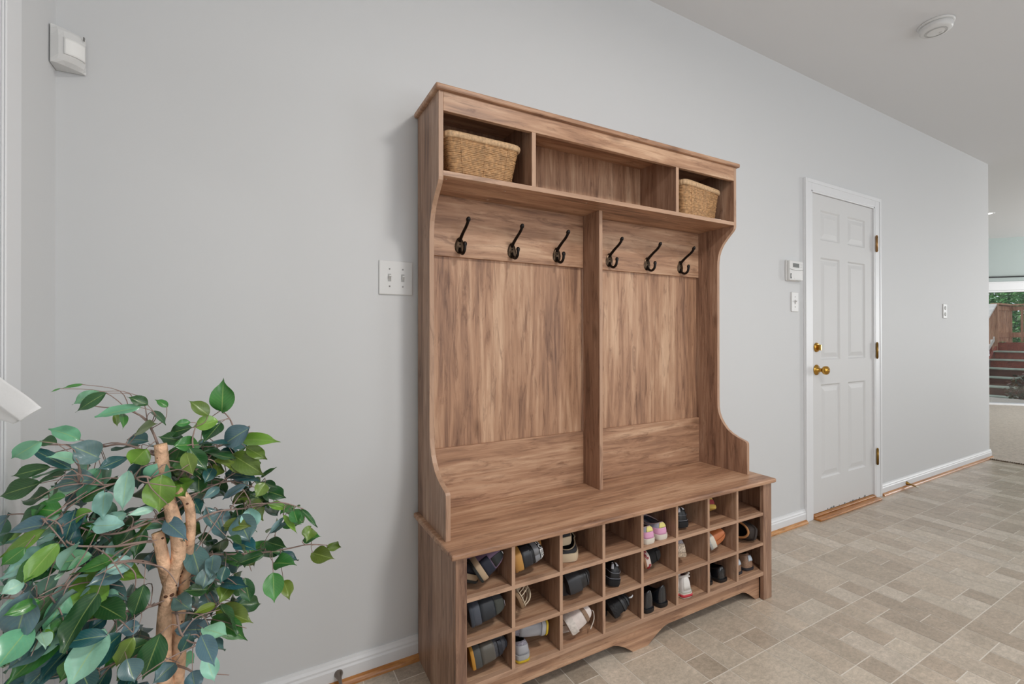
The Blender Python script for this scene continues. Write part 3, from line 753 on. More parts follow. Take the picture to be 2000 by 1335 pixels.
# c1 top : black / grey / gum hiking shoes with lettering on the heel
def gum(label, txt, mirror=1):
    S = Shoe(L=.270, W=.096, H=.080, vamp=.062, sole=.028, mirror=mirror)
    e = basic('sneaker', label, S, P('black_mesh', '1a1b1f', .6), P('gum_sole', 'bb8a48', .5), outs=P('gum_outsole', 'a5763c', .6))
    b = MB(); S.patch(b, -1.25, -.0, .30, .50, .0018); S.patch(b, 0, 1.25, .30, .50, .0018); b.build('grey_band', P('grey_overlay', '77787c', .5), e, solid=.001)
    b = MB(); S.patch(b, -.7, .7, 0, .22, .0016); b.build('heel_counter', P('black_tpu', '26282e', .35), e, solid=.001)
    if txt:
        cu = bpy.data.curves.new('t', 'FONT'); cu.body = txt; cu.size = .024; cu.extrude = .0006; cu.align_x = 'CENTER'; cu.align_y = 'CENTER'
        to = bpy.data.objects.new('t', cu); COL.objects.link(to); bpy.context.view_layer.update()
        me = bpy.data.meshes.new_from_object(to.evaluated_get(bpy.context.evaluated_depsgraph_get())); bpy.data.objects.remove(to)
        for v in me.vertices:
            th = v.co.x/.052; vv = .62+v.co.y/.085*.9; zz = v.co.z
            v.co = S.surf(th, min(.99, vv), .0022+zz)
        me.materials.clear(); me.materials.append(P('white_print', 'ececec', .5)); o = bpy.data.objects.new('heel_lettering', me); COL.objects.link(o); o.parent = e
    b = MB(); S.laces(b); b.build('laces', blkm, e)
    return e
place(gum('black and grey sneaker with gum sole and white heel lettering', 'CUENO'), 1, 0, .0, .008, -2, 78, -10)
place(gum('gum soled black sneaker upside down behind the one with heel lettering', None, -1), 1, 0, .55, .062, 0, -84, -2)

# c2 top : black slip-ons on cream soles
def slip(label, mirror=1):
    S = Shoe(L=.230, W=.104, H=.010, vamp=.040, op=(.04, .50), ow=.84, sole=.028, mirror=mirror, dip=.002)
    e = basic('slip_on_shoe', label, S, P('black_canvas', '26262a', .85), cream); b = MB()
    b.loop([S.opn(2*PI*k/40) for k in range(40)], .0022, 6); b.build('collar_binding', P('cream_binding', 'a3937c', .7), e)
    return e
place(slip('black slip-on shoe with cream sole lying flat in third top cubby'), 2, 0, .86, .03, 0, -2, -20)
place(slip('black slip-on shoe with cream sole, upper left one of its pair', -1), 2, 0, 0, .06, -2, 0, -4, lift=.042)

# c4 top : pastel canvas sneakers
def pastel(label, mirror=1):
    S = Shoe(L=.215, W=.074, H=.040, vamp=.036, op=(.06, .50), ow=.78, sole=.020, mirror=mirror)
    e = basic('canvas_sneaker', label, S, P('grey_blue_canvas', 'a3a5b4', .8), whs, P('grey_lining', '9a9cac', .85))
    b = MB(); S.patch(b, -1.0, 1.0, 0, .34, .0014); b.build('pink_foxing', P('pink_canvas', 'd99fc0', .7), e, solid=.0008)
    b = MB(); S.patch(b, -.25, .55, .36, .98, .0014); b.build('yellow_heel_panel', P('yellow_canvas', 'dcd183', .7), e, solid=.0008)
    b = MB(); b.loop([S.opn(2*PI*k/40) for k in range(40)], .0024, 6); b.build('collar_binding', P('grey_pink_binding', 'b9a3a8', .7), e)
    return e
place(pastel('pastel pink and yellow canvas sneaker, right one of the top row pair'), 4, 0, 1, .012, 0, 0, -3)
place(pastel('pastel pink and yellow canvas sneaker, left one of the top row pair', -1), 4, 0, 0, .008, 0, 0, 0)

# c5 top : black kids' trainer with two white straps ; c3 middle twin
def paw(label, mirror=1, L=.20):
    S = Shoe(L=L, W=.072, H=.050, vamp=.040, op=(.12, .52), ow=.70, sole=.022, mirror=mirror)
    e = basic('trainer', label, S, P('black_synthetic', '121216', .4), blkm)
    b = MB(); S.patch(b, -.30, -.06, .45, .80, .0022); S.patch(b, .02, .30, .62, .97, .0022); S.patch(b, -.34, -.12, .86, .98, .0022); b.build('white_ovals', P('white_rubber_print', 'c9ccd4', .5), e, solid=.0008)
    b = MB(); b.tube([S.surf(-.75+1.5*k/16, .36-.10*math.cos(PI*(k/8-1)/2), .0022) for k in range(17)], .0007, 5)
    b.tube([S.surf(-1.0+2*k/16, .04, .003) for k in range(17)], .0007, 5); b.build('pale_stitching', P('pale_thread', '8e909a', .6), e)
    b = MB(); S.laces(b, 3); b.build('laces', blkm, e)
    return e
place(paw('black trainer with white oval heel marks in the sixth top cubby', 1, .15), 5, 0, .60, .03, -6, 0, -14)
place(paw('black trainer with white oval heel marks in the middle row', 1, .225), 3, 1, .75, .02, 0, 8, -16)

# c6 top : yellow giraffe like toddler clog hanging in the corner
S = Shoe(L=.13, W=.060, H=.045, vamp=.040, op=(.12, .50), ow=.7, sole=.014)
e = basic('toddler_shoe', 'small yellow shoe with black dot and red patch in a top cubby', S, P('yellow_plush', 'd0b25c', .85), P('yellow_sole', 'bb9c4a', .8))
b = MB()
for th, v in ((.0, .55), (-.7, .7), (.8, .6)): S.patch(b, th-.16, th+.16, v-.11, v+.11, .0016, nu=8, nv=8)
b.build('black_dots', P('black_dot', '141214', .6), e, solid=.0006)
b = MB(); S.patch(b, -.25, .25, .02, .26, .002); b.build('red_patch', P('red_patch', '8f2f33', .7), e, solid=.001)
place(e, 6, 0, .42, .03, -30, 4, -14)

# c0 middle : big dark slate boots-like sneakers
def slate(label, mirror=1):
    S = Shoe(L=.285, W=.100, H=.082, vamp=.066, sole=.032, mirror=mirror)
    e = basic('work_shoe', label, S, P('slate_nubuck', '3a3b3e', .7), P('slate_midsole', '4a4f5a', .5), outs=P('slate_outsole', '3c424c', .6))
    b = MB(); S.patch(b, -.9, .9, .0, .34, .0015); b.build('heel_counter', P('dark_slate_overlay', '2c3036', .6), e, solid=.0012)
    b = MB(); S.patch(b, -.30, .30, .34, .74, .0018); b.build('woven_heel_panel', P('olive_woven', '42443f', .85, bump=(800, .6, .001)), e, solid=.001)
    b = MB(); S.patch(b, -.14, .14, .78, .82, .003); b.build('heel_tag', P('pale_label', 'a9a2a8', .5), e, solid=.0008)
    b = MB(); S.laces(b); b.build('laces', blkm, e)
    return e
place(slate('big dark slate shoe lying on its side in the left middle cubby'), 0, 1, .98, .010, 0, 80, -8)

# c1 middle : cream lattice sandals
def lattice(label, lift, fx, y, ry, rz, mirror=1):
    S = Shoe(L=.215, W=.082, H=.050, vamp=.045, op=(.25, .55), ow=.5, sole=.010, mirror=mirror)
    e = shoe_empty(label, 'sandal', 'sandal'); b = MB(); S.solemesh(b); b.build('sole', P('tan_footbed', '8a6f55', .7), e); b = MB()
    for k in range(9):
        t0 = PI*.50+k*.22
        for sg in (-1, 1): b.tube([S.surf(t0+sg*.42*(u-.5), .02+.93*u, .001) for u in [i/8 for i in range(9)]], .0022, 6, flat=.6)
    b.loop([S.surf(PI*.42+(PI*1.16)*k/30, .95) for k in range(31)]+[S.surf(PI*1.58, .02)]+[S.surf(PI*1.58-(PI*1.16)*k/30, .02) for k in range(31)], .0026, 6)
    for sg in (-1, 1):
        for q in range(4): b.tube([S.surf(sg*(.15+.25*q+.2*u), .05+.9*u, .001) for u in [i/8 for i in range(9)]], .0022, 6, flat=.6)
    b.tube([S.surf(-1.1+2.2*k/20, .95, .001) for k in range(21)], .003, 6, flat=.6)
    b.tube([S.surf(-1.1+2.2*k/20, .03, .001) for k in range(21)], .003, 6, flat=.6)
    b.build('lattice_straps', P('cream_strap', 'cbbba3', .6), e)
    place(e, 1, 1, fx, y, 0, ry, rz, lift)
lattice('cream lattice strap sandal, nearer one in the middle row', .022, 0, .004, 66, 2)
lattice('cream lattice strap sandal, farther one in the middle row', .022, .36, .11, 72, 3, -1)

# c2 middle : black leather clogs
def clog(label, mirror=1):
    S = Shoe(L=.255, W=.096, H=.042, vamp=.056, op=(.10, .46), ow=.72, sole=.034, heel=.012, mirror=mirror)
    e = basic('clog', label, S, P('black_oiled_leather', '29292b', .32), P('black_clog_sole', '35363a', .5), P('grey_footbed', '2b2b2e', .7))
    b = MB(); b.loop([S.opn(2*PI*k/40) for k in range(40)], .004, 8); b.build('padded_collar', P('black_padding', '1b1b1e', .4), e)
    b = MB(); S.patch(b, -.35, .35, .35, .42, .002); b.build('heel_seam', P('seam_line', '434346', .5), e, solid=.001)
    return e
place(clog('black leather clog on its side, right one in the middle row'), 2, 1, .90, .014, 0, 76, -9)
place(clog('black leather clog half hidden at the left of the middle row pair', -1), 2, 1, 0, .060, 0, 8, 0)

# c4 middle : black canvas shoes with red flower print soles
def flower(label, mirror=1):
    S = Shoe(L=.235, W=.084, H=.058, vamp=.048, op=(.10, .48), ow=.72, sole=.027, mirror=mirror)
    e = basic('canvas_shoe', label, S, P('deep_black_canvas', '111113', .85), P('ivory_foxing', 'ddd0c8', .55), outs=P('tan_crepe', '9c7357', .7))
    b = MB(); random.seed(7)
    for k in range(34):
        th = -2.4+4.8*k/33; x, y, t = S.out(th, .0028); z = S.base(t)+S.sole*random.uniform(.35, .8)
        nx, ny = math.sin(th), -math.cos(th)
        for q in range(5):
            a = 2*PI*q/5; b.ell((x+ny*-.003*math.cos(a), y+nx*.003*math.cos(a), z+.0032*math.sin(a)), (.0019, .0019, .0019), 4)
    b.build('red_flower_print', P('red_print', 'a8202c', .6), e)
    b = MB(); S.patch(b, -.3, .3, .3, .9, .0018); b.build('heel_strip', P('black_grosgrain', '1c1c1e', .7), e, solid=.001)
    return e
place(flower('black canvas shoe with red flower print sole, right of pair'), 4, 1, .62, .03, 0, 76, -11)
place(flower('black canvas shoe with red flower print sole, mostly hidden at left', -1), 4, 1, 0, .085, 0, 4, 0)

# c5 middle : grey glitter heel
S = Shoe(L=.165, W=.068, H=.052, vamp=.040, op=(.10, .45), ow=.72, sole=.014)
e = basic('child_shoe', 'grey glitter shoe with pale patterned heel propped in middle row', S, P('grey_glitter', '99959c', .45, var=(900, .5)), P('speckled_sole', 'ad9a86', .7, var=(160, .5)))
b = MB(); S.patch(b, -.6, .6, 0, .40, .002); b.build('patterned_heel', P('patterned_ivory', 'b5a594', .6, var=(260, .6)), e, solid=.001)
place(e, 5, 1, .30, .02, -14, 6, -12)

# c6 middle : orange shoe with white sole
S = Shoe(L=.25, W=.088, H=.062, vamp=.052, op=(.08, .48), ow=.74, sole=.030)
e = basic('leather_sneaker', 'orange brown leather sneaker with white sole in the middle row', S, P('cognac_leather', 'b5683a', .5), P('offwhite_sole', 'd6cfc2', .5), P('tan_lining', '8a6a52', .8), outs=P('grey_pattern_tread', 'a9aaa8', .7, var=(300, .35)))
b = MB(); b.tube([S.surf(0, .04+.92*k/10, .0012) for k in range(11)], .0008, 5); b.tube([S.surf(.9, .04+.92*k/10, .0012) for k in range(11)], .0006, 5); b.tube([S.surf(-.9, .04+.92*k/10, .0012) for k in range(11)], .0006, 5)
b.build('stitching', P('dark_orange_thread', '8c4a26', .7), e)
place(e, 6, 1, .55, .012, 0, 66, -14)
# c7 middle : black sandal clog with tan rim
S = Shoe(L=.20, W=.086, H=.036, vamp=.045, op=(.04, .62), ow=.88, sole=.020, dip=.004)
e = basic('clog', 'black shoe with tan rim tipped toward the room, right middle cubby', S, P('dark_brown_suede', '2a211d', .8), P('dark_brown_sole', '2c2320', .7), P('black_fleece', '131212', .95))
b = MB(); b.loop([S.opn(2*PI*k/40)+Vector((0, 0, .002)) for k in range(40)], .0048, 8); b.build('tan_rim', P('tan_suede_rim', 'a97648', .75), e)
place(e, 7, 1, .50, .008, 0, -74, 4)

# c0 bottom : dark hiking shoes with yellow soles
def hike(label, mirror=1):
    S = Shoe(L=.28, W=.098, H=.084, vamp=.066, sole=.030, mirror=mirror)
    e = basic('hiking_shoe', label, S, P('hiking_grey', '3b3c42', .6, var=(200, .3)), P('olive_grey_midsole', '4b4d4c', .6), outs=P('yellow_outsole', 'c08a35', .6))
    b = MB(); S.patch(b, -.55, .55, 0, .30, .0016); S.patch(b, .5, 1.3, .1, .95, .0016); S.patch(b, -1.3, -.5, .1, .95, .0016); b.build('overlay', P('taupe_overlay', '58544e', .45), e, solid=.001)
    b = MB(); S.patch(b, -.38, .38, .40, .56, .0026); b.build('heel_badge', P('navy_badge', '20232c', .4), e, solid=.0014)
    b = MB(); b.loop([S.opn(2*PI*k/40) for k in range(40)], .0055, 8); b.build('padded_collar', P('navy_collar', '1c1f29', .8), e)
    b = MB(); S.laces(b); b.build('laces', P('grey_lace', '6a6a6a', .8), e)
    return e
place(hike('dark hiking shoe with yellow sole lying in the bottom left cubby'), 0, 2, .98, .006, 0, 80, -8)

# c1 bottom : grey knit sneakers, yellow rimmed soles
def grk(label, mirror=1, HH=.10):
    S = Shoe(L=.235, W=.070, H=HH, vamp=HH*.7, sole=.024, mirror=mirror)
    e = basic('knit_sneaker', label, S, P('grey_zebra_knit', '84808a', .8, var=(240, .55)), P('light_grey_midsole', 'a6a6a8', .5), outs=P('acid_yellow_rim', 'c6a92c', .6))
    b = MB(); S.patch(b, -.8, .8, 0, .5, .0016); b.build('heel_cap', P('grey_tpu', '9b9ba0', .4), e, solid=.001)
    b = MB(); S.patch(b, 1.2, 2.4, .42, .50, .002); S.patch(b, -2.4, -1.2, .42, .50, .002); b.build('reflective_stripe', P('reflective_white', 'dfe2ea', .3), e, solid=.0008)
    b = MB(); S.laces(b); b.build('laces', P('light_grey_lace', 'b9b6bb', .8), e)
    return e
place(grk('grey knit sneaker lying across the second bottom cubby'), 1, 2, .45, .02, 0, -84, -4, lift=.036)
place(grk('grey knit sneaker standing heel out below the other', -1, .034), 1, 2, 0, .006, 0, 0, -3)

# c2 bottom : white sneaker with brown stripe
def wht(label, mirror=1):
    S = Shoe(L=.255, W=.092, H=.070, vamp=.058, op=(.08, .50), sole=.026, mirror=mirror, point=.66)
    e = basic('sneaker', label, S, P('white_suede', 'd8ccc6', .7, var=(60, .08)), P('worn_white_sole', 'd6cdc6', .6, var=(90, .22)))
    b = MB(); S.patch(b, -1.6, 1.6, .30, .46, .002, nu=20); b.build('brown_stripe', P('taupe_stripe', '8b715c', .7), e, solid=.001)
    b = MB(); S.laces(b, 5, .0018)
    b.tube(spline([S.surf(1.2, .98, .004), S.surf(.7, .96, .012), S.surf(.9, .6, .018)+Vector((.004, -.012, 0)), S.surf(.9, .35, .022)+Vector((.006, -.02, -.01))], 6), .0020, 6, flat=.5)
    b.build('laces', P('cream_lace', 'ddd2c6', .8), e)
    return e
place(wht('white suede sneaker with brown stripe and loose lace, bottom row'), 2, 2, .66, .004, 0, 62, -10)
place(wht('white suede sneaker mostly hidden behind the divider, bottom row', -1), 2, 2, 0, .06, 0, 6, 0)

# c3 bottom : black strappy shoes with a white tag
def blks(label, fx, y, rx, ry, rz, tagw, lift=0, mirror=1):
    S = Shoe(L=.22, W=.078, H=.056, vamp=.048, op=(.10, .55), ow=.75, sole=.022, mirror=mirror)
    e = basic('sandal', label, S, P('black_webbing', '1b1b1e', .7), P('black_lugged_sole', '202023', .7, bump=(160, .8, .004)), cat='sandal')
    b = MB()
    for v in (.25, .55, .85): S.patch(b, -.9, .9, v-.06, v+.06, .003)
    for t in (1.9, 2.5): S.patch(b, t-.12, t+.12, 0, .95, .003); S.patch(b, -t-.12, -t+.12, 0, .95, .003)
    b.build('straps', P('grey_black_strap', '2e2f33', .5), e, solid=.0015)
    if tagw:
        b = MB(); b.tube([S.opn(0)+Vector((0, 0, .0)), S.opn(0)+Vector((0, -.006, .012)), S.opn(0)+Vector((0, -.002, .020))], [.003, .0035, .003], 6, flat=.4); b.build('white_pull_tab', P('white_tab', 'd0d2d6', .5), e)
    place(e, 3, 2, fx, y, rx, ry, rz, lift)
blks('black strappy sandal with white pull tab in fourth bottom cubby', .80, .012, 0, 64, -12, True)
blks('black strappy sandal without tab at the divider, fourth bottom cubby', 0, .07, 0, 2, 0, False, 0, -1)

# c4 bottom : black patent flats with high pointed backs
def flat(label, mirror=1):
    S = Shoe(L=.235, W=.072, H=.064, vamp=.022, op=(.03, .70), ow=.84, sole=.008, heel=.008, mirror=mirror, dip=.036, point=.7)
    e = basic('ballet_flat', label, S, P('black_patent', '1b1d22', .18, coat=.6), P('black_thin_sole', '141416', .5), P('black_insole', '1e1f22', .6)); return e
place(flat('black patent flat shoe, right one of the pair in the bottom row'), 4, 2, 1, .012, 0, 0, -2)
place(flat('black patent flat shoe, left one of the pair in the bottom row', -1), 4, 2, 0, .010, 0, 0, 0)

# c5 bottom : white and pink child's high tops, red heel patch
def hi(label, mirror=1):
    S = Shoe(L=.180, W=.074, H=.058, vamp=.050, op=(.08, .46), ow=.84, sole=.020, mirror=mirror, dip=.006)
    e = basic('high_top_sneaker', label, S, P('white_coated_canvas', 'd6d2cf', .4), P('white_sidewall', 'd4ccc2', .5), P('pink_lining', 'c39cb4', .8))
    b = MB(); b.loop([S.opn(2*PI*k/40) for k in range(40)], .0050, 8); b.build('padded_collar', P('white_collar', 'd8d2cd', .6), e)
    b = MB(); b.grid(lambda u, v: Vector((*S.out(-.55+1.1*u, .0032)[:2], S.sole*(.30+.5*v))), 10, 1); b.build('red_heel_patch', P('red_rubber', 'c23a44', .5), e, solid=.0008)
    b = MB(); b.tube([S.surf(-.9+1.8*k/16, .02, .004) for k in range(17)], .0007, 5); b.build('green_seam', P('sage_thread', '97a890', .6), e)
    b = MB(); S.patch(b, -.13, .13, .08, .95, .0015); b.build('heel_strip', P('white_strip', 'dedad6', .5), e, solid=.001)
    b = MB(); q = S.surf(-.8, .80, .006) if mirror < 0 else S.surf(.8, .80, .006)
    b.ell(q, (.004, .004, .004), 6); b.ell(q+Vector((.001, -.004, .006)), (.004, .005, .0035), 6); b.ell(q+Vector((.001, -.004, -.006)), (.004, .005, .0035), 6); b.build('bow', P('white_satin', 'e2dedb', .4), e)
    return e
place(hi('white high top with pink lining and red heel patch, right one'), 5, 2, .50, .006, 0, -4, -12)
place(hi('white high top with pink lining, partly hidden left one', -1), 5, 2, 0, .03, 0, 3, 0)

# c6 bottom : black mary janes
def mj(label, fx, y, mirror=1):
    S = Shoe(L=.215, W=.074, H=.048, vamp=.030, op=(.06, .66), ow=.86, sole=.014, mirror=mirror, dip=.014)
    e = basic('mary_jane_shoe', label, S, P('glossy_black_leather', '19191c', .22, coat=.4), P('black_rubber_sole', '151517', .5))
    b = MB(); a0, a1 = S.opn(1.5), S.opn(-1.5); b.tube(spline([a0, (a0+a1)/2+Vector((0, 0, .022)), a1], 8), .004, 8, flat=.4); b.build('strap', P('black_strap', '222226', .3), e)
    place(e, 6, 2, fx, y, 0, 0, -2)
mj('glossy black mary jane shoe, right one in the bottom row', 1, .022)
mj('glossy black mary jane shoe, left one hidden behind the divider', .0, .032, -1)

# c7 bottom : tan sparkly slip-ons with a pale heel label
def toms(label, fx, y, rz, mirror=1):
    S = Shoe(L=.20, W=.080, H=.054, vamp=.044, op=(.10, .46), ow=.62, sole=.012, mirror=mirror, dip=.004)
    e = basic('child_slip_on', label, S, P('bronze_glitter', '8f715c', .5, var=(700, .55)), P('dark_grey_sole', '2b2c33', .6))
    b = MB(); S.patch(b, -.02, .48, .28, .66, .002); b.build('pale_heel_label', P('pale_blue_label', 'b9c4cf', .5), e, solid=.0008)
    b = MB(); b.tube([S.surf(-1+2*k/16, .70, .0015) for k in range(17)], .0007, 5); b.build('stitching', P('brown_thread', '6d523f', .7), e)
    place(e, 7, 2, fx, y, 0, 0, rz-8)
toms('bronze glitter child slip-on with pale blue label, right one', .80, .030, 2)
toms('bronze glitter child slip-on, left one half behind the divider', 0, .030, 8, -1)

# ================================================================= FICUS
random.seed(11)
FIC = empty('ficus_tree', (-.135, -.50, 0)); tag(FIC, 'artificial ficus tree with twisted bare wood trunk and green leaves', 'potted tree')
FO = Vector((-.135, -.50, 0))
M_bark = mat('pale_twisted_bark', 'd9b191', .75, var=(38, .42), bump=(60, 1.0, .008))
M_cut = mat('sawn_wood_end', 'd8b08a', .7, var=(60, .15))
M_twig = mat('brown_grey_twig', '9a847b', .6)
M_leaf = attr_mat('silk_ficus_leaf', 'leafcol', rough=.36, spec=.6, coat=.15, vein=True, fine=[(26, .22, (1, 1, 1))])
DT = .89                                   # depth of the trunk from the camera
def rel(px, py, d): return at(px, py, d)-FO
# stems: the visible upper part follows the photo, the lower part runs down into the pot
def stem(pts, rad, seed, foot):
    random.seed(seed); P3 = [rel(x, y, d) for x, y, d in pts]
    bot = [Vector(foot), Vector(foot)+Vector((0, 0, .12)), (Vector(foot)+P3[0])/2+Vector((.008, .01, .05))]
    path = spline(bot+P3, 9); n = len(path); rr = []
    for i, p in enumerate(path):
        t = i/(n-1); rr.append((rad[0]+(rad[1]-rad[0])*t)*(1+.13*noise.noise(p*22+Vector((seed, 0, 0)))))
        path[i] = p+Vector((noise.noise(p*9+Vector((seed, 5, 0))), noise.noise(p*9+Vector((0, seed, 3))), 0))*.007
    b = MB(); b.tube(path, rr, 14)
    # knots and stubs
    for k in range(7):
        i = random.randrange(n//3, n-3); a = random.uniform(0, 2*PI); d = Vector((math.cos(a), math.sin(a), .4))
        b.ell(path[i]+d*rr[i]*.75, (rr[i]*.35, rr[i]*.35, rr[i]*.5), 5)
    for k in range(11):
        i = random.randrange(n//4, n-2); a = random.uniform(PI, 2*PI); d = Vector((math.cos(a), math.sin(a), 0)); q = random.uniform(.14, .36)
        b.ell(path[i]+d*rr[i]*.93, (rr[i]*q, rr[i]*q, rr[i]*q*.8), 4, 1)
    t = b.build('trunk', [M_bark, mat('dark_bark_knot', '5a3826', .8)], FIC)
    MB().tube([path[-1]-(path[-1]-path[-2]).normalized()*.001, path[-1]+(path[-1]-path[-2]).normalized()*.0015], rr[-1]*1.0, 14).build('sawn_end', M_cut, t)
    return path
S1 = stem([(318, 1330, DT), (322, 1230, DT), (330, 1150, DT), (345, 1080, DT), (338, 1000, DT), (322, 930, DT), (313, 868, DT)], (.0142, .0105), 1, (.01, .0, .20))
S2 = stem([(345, 1320, DT+.02), (348, 1240, DT+.02), (337, 1160, DT+.02), (315, 1100, DT-.015), (306, 1040, DT-.015)], (.0130, .0098), 2, (-.02, .015, .20))
S3 = stem([(338, 1330, DT+.035), (352, 1200, DT+.035), (362, 1110, DT+.02), (368, 1040, DT+.015), (366, 980, DT+.015), (348, 958, DT)], (.0115, .0078), 3, (.0, -.02, .20))
# pot
b = MB(); b.lathe([(.095, 0), (.10, .01), (.125, .20), (.132, .205), (.132, .235), (.122, .235), (.118, .205), (.001, .200)], 36)
b.build('pot', mat('dark_wicker_pot', '4b3a2c', .7, bump=(120, .8, .004)), FIC)
b = MB()
for k in range(160):
    a = random.uniform(0, 2*PI); r = .11*math.sqrt(random.random()); b.ell((r*math.cos(a), r*math.sin(a), .204+random.uniform(0, .012)), (.014, .012, .006), 3)
b.build('moss_filling', mat('dried_moss', '6b6a3c', .95), FIC)

# branches: pixel paths with depths
BR = [
 [(313, 880, .90), (303, 845, .91), (283, 815, .93), (250, 800, .95), (215, 795, .97), (170, 790, .98)],
 [(313, 890, .90), (245, 872, .90), (180, 872, .90), (120, 868, .90), (60, 868, .89)],
 [(350, 960, .90), (395, 905, .93), (425, 870, .96), (455, 852, .98), (470, 850, 1.0)],
 [(425, 870, .96), (462, 855, .98), (452, 820, .99), (433, 800, 1.0)],
 [(366, 1030, .90), (400, 1010, .92), (440, 993, .95), (490, 988, .98), (545, 985, 1.0), (590, 998, 1.02)],
 [(366, 1090, .90), (430, 1082, .95), (490, 1080, 1.0), (560, 1073, 1.04), (600, 1066, 1.06), (640, 1066, 1.07)],
 [(330, 1010, .88), (270, 1030, .86), (200, 1040, .84), (130, 1020, .83), (60, 1000, .82), (15, 1000, .80)],
 [(320, 1060, .87), (260, 1062, .84), (190, 1064, .82), (140, 1058, .80), (115, 1020, .79), (80, 1010, .78)],
 [(312, 1110, .87), (240, 1095, .83), (170, 1110, .80), (120, 1150, .77), (60, 1165, .75), (5, 1168, .73)],
 [(312, 1180, .87), (250, 1195, .83), (200, 1205, .80), (120, 1225, .77), (70, 1240, .75)],
 [(340, 1170, .87), (345, 1220, .85), (370, 1245, .84), (395, 1253, .84)],
 [(355, 1240, .90), (385, 1225, .93), (410, 1200, .95), (430, 1180, .96)],
 [(350, 1150, .90), (385, 1120, .92), (420, 1130, .94), (450, 1150, .96)],
 [(330, 960, .89), (370, 900, .91), (372, 860, .92), (380, 830, .93)],
 [(320, 950, .88), (285, 930, .86), (245, 935, .85), (200, 945, .84), (150, 940, .83)],
 [(330, 1290, .87), (270, 1280, .84), (210, 1300, .81), (160, 1330, .79)],
 [(345, 1300, .88), (375, 1310, .88), (400, 1340, .88)],
 [(340, 1000, .88), (400, 960, .93), (450, 940, .97), (500, 950, 1.0)],
]
bp = []
for br in BR:
    br = [(br[0][0], br[0][1], br[0][2]+.022 if br[0][0] < 372 else br[0][2])]+br[1:]
    path = spline([rel(*p) for p in br], 7); n = len(path)
    path = [p+Vector((noise.noise(p*14), noise.noise(p*14+Vector((7, 0, 0))), noise.noise(p*14+Vector((0, 7, 0)))))*.008 for p in path]
    MB().tube(path, [.0025-.0015*i/(n-1) for i in range(n)], 7).build('branch', M_twig, FIC)
    bp += path[3:]
PALC = dict(G='3c8038', D='26582e', T='245a5e', M='9fd0bd', P='6fb08a', O='667f30', L='7bac42', B='587a80', Y='8d9f3e')  # greens vary by leaf; mint and blue also carry painted daylight sheen
LB = MB(); TW = MB()
def leaf(base, tip, nrm, wd, col, curl=.0, fold=.34):
    ax = tip-base; Ln = ax.length; ax.normalize(); nrm = (nrm-ax*nrm.dot(ax)).normalized(); sd = ax.cross(nrm)
    nu, nv = 6, 12; vs = []; uv = []
    ph = random.uniform(0, 6.28); wav = random.uniform(.05, .16)
    for j in range(nv+1):
        v = j/nv; w = (math.sin(PI*min(1, v*1.06)**.80)**.85 if v < .93 else 0) ; w = max(0, math.sin(PI*min(.999, v**.78*.93))**.9)*(1-.0*v)
        q = max(0, (v-.72)/.28); w = w*(1-q)**1.5+.06*(1-q*.85)*min(1, q*3) if v > .72 else w
        for i in range(nu+1):
            u = i/nu*2-1; x = u*wd/2*w
            z = abs(u)*fold*wd*.5*w - curl*Ln*(v*v-.3*v) + wav*wd*math.sin(v*7+ph+u*2)*abs(u)
            p = base+ax*(v*Ln*(1-.12*abs(curl)))+sd*x+nrm*z; vs.append(p); uv.append((u*w if False else u, v))
    fs = [(j*(nu+1)+i, j*(nu+1)+i+1, (j+1)*(nu+1)+i+1, (j+1)*(nu+1)+i) for j in range(nv) for i in range(nu)]
    o = LB.add(vs, fs, 0, col, True)
    for k, q in enumerate(uv): LB.uv[o+k] = q
def petiole(base, ax):
    best = min(bp, key=lambda q: (q-base).length); d = (best-base).length
    if d > .14: best = base-ax*.05; d = .05
    mid = (base+best)/2-ax*d*.22+Vector((0, 0, d*.08))
    TW.tube(spline([base+ax*.002, mid, best], 4), [.0007]*4+[.0009]*4+[.0012], 5)
def colr(c, k=.16):
    v = lin(PALC[c]); f = random.uniform(1-k, 1+k); return (v[0]*f*random.uniform(.88, 1.12), v[1]*f, v[2]*f*random.uniform(.85, 1.15))
CR_ = {'A': (0, 700, 3.709), 'B': (200, 700, 3.708), 'C': (0, 980, 3.76), 'D': (350, 980, 3.76)}
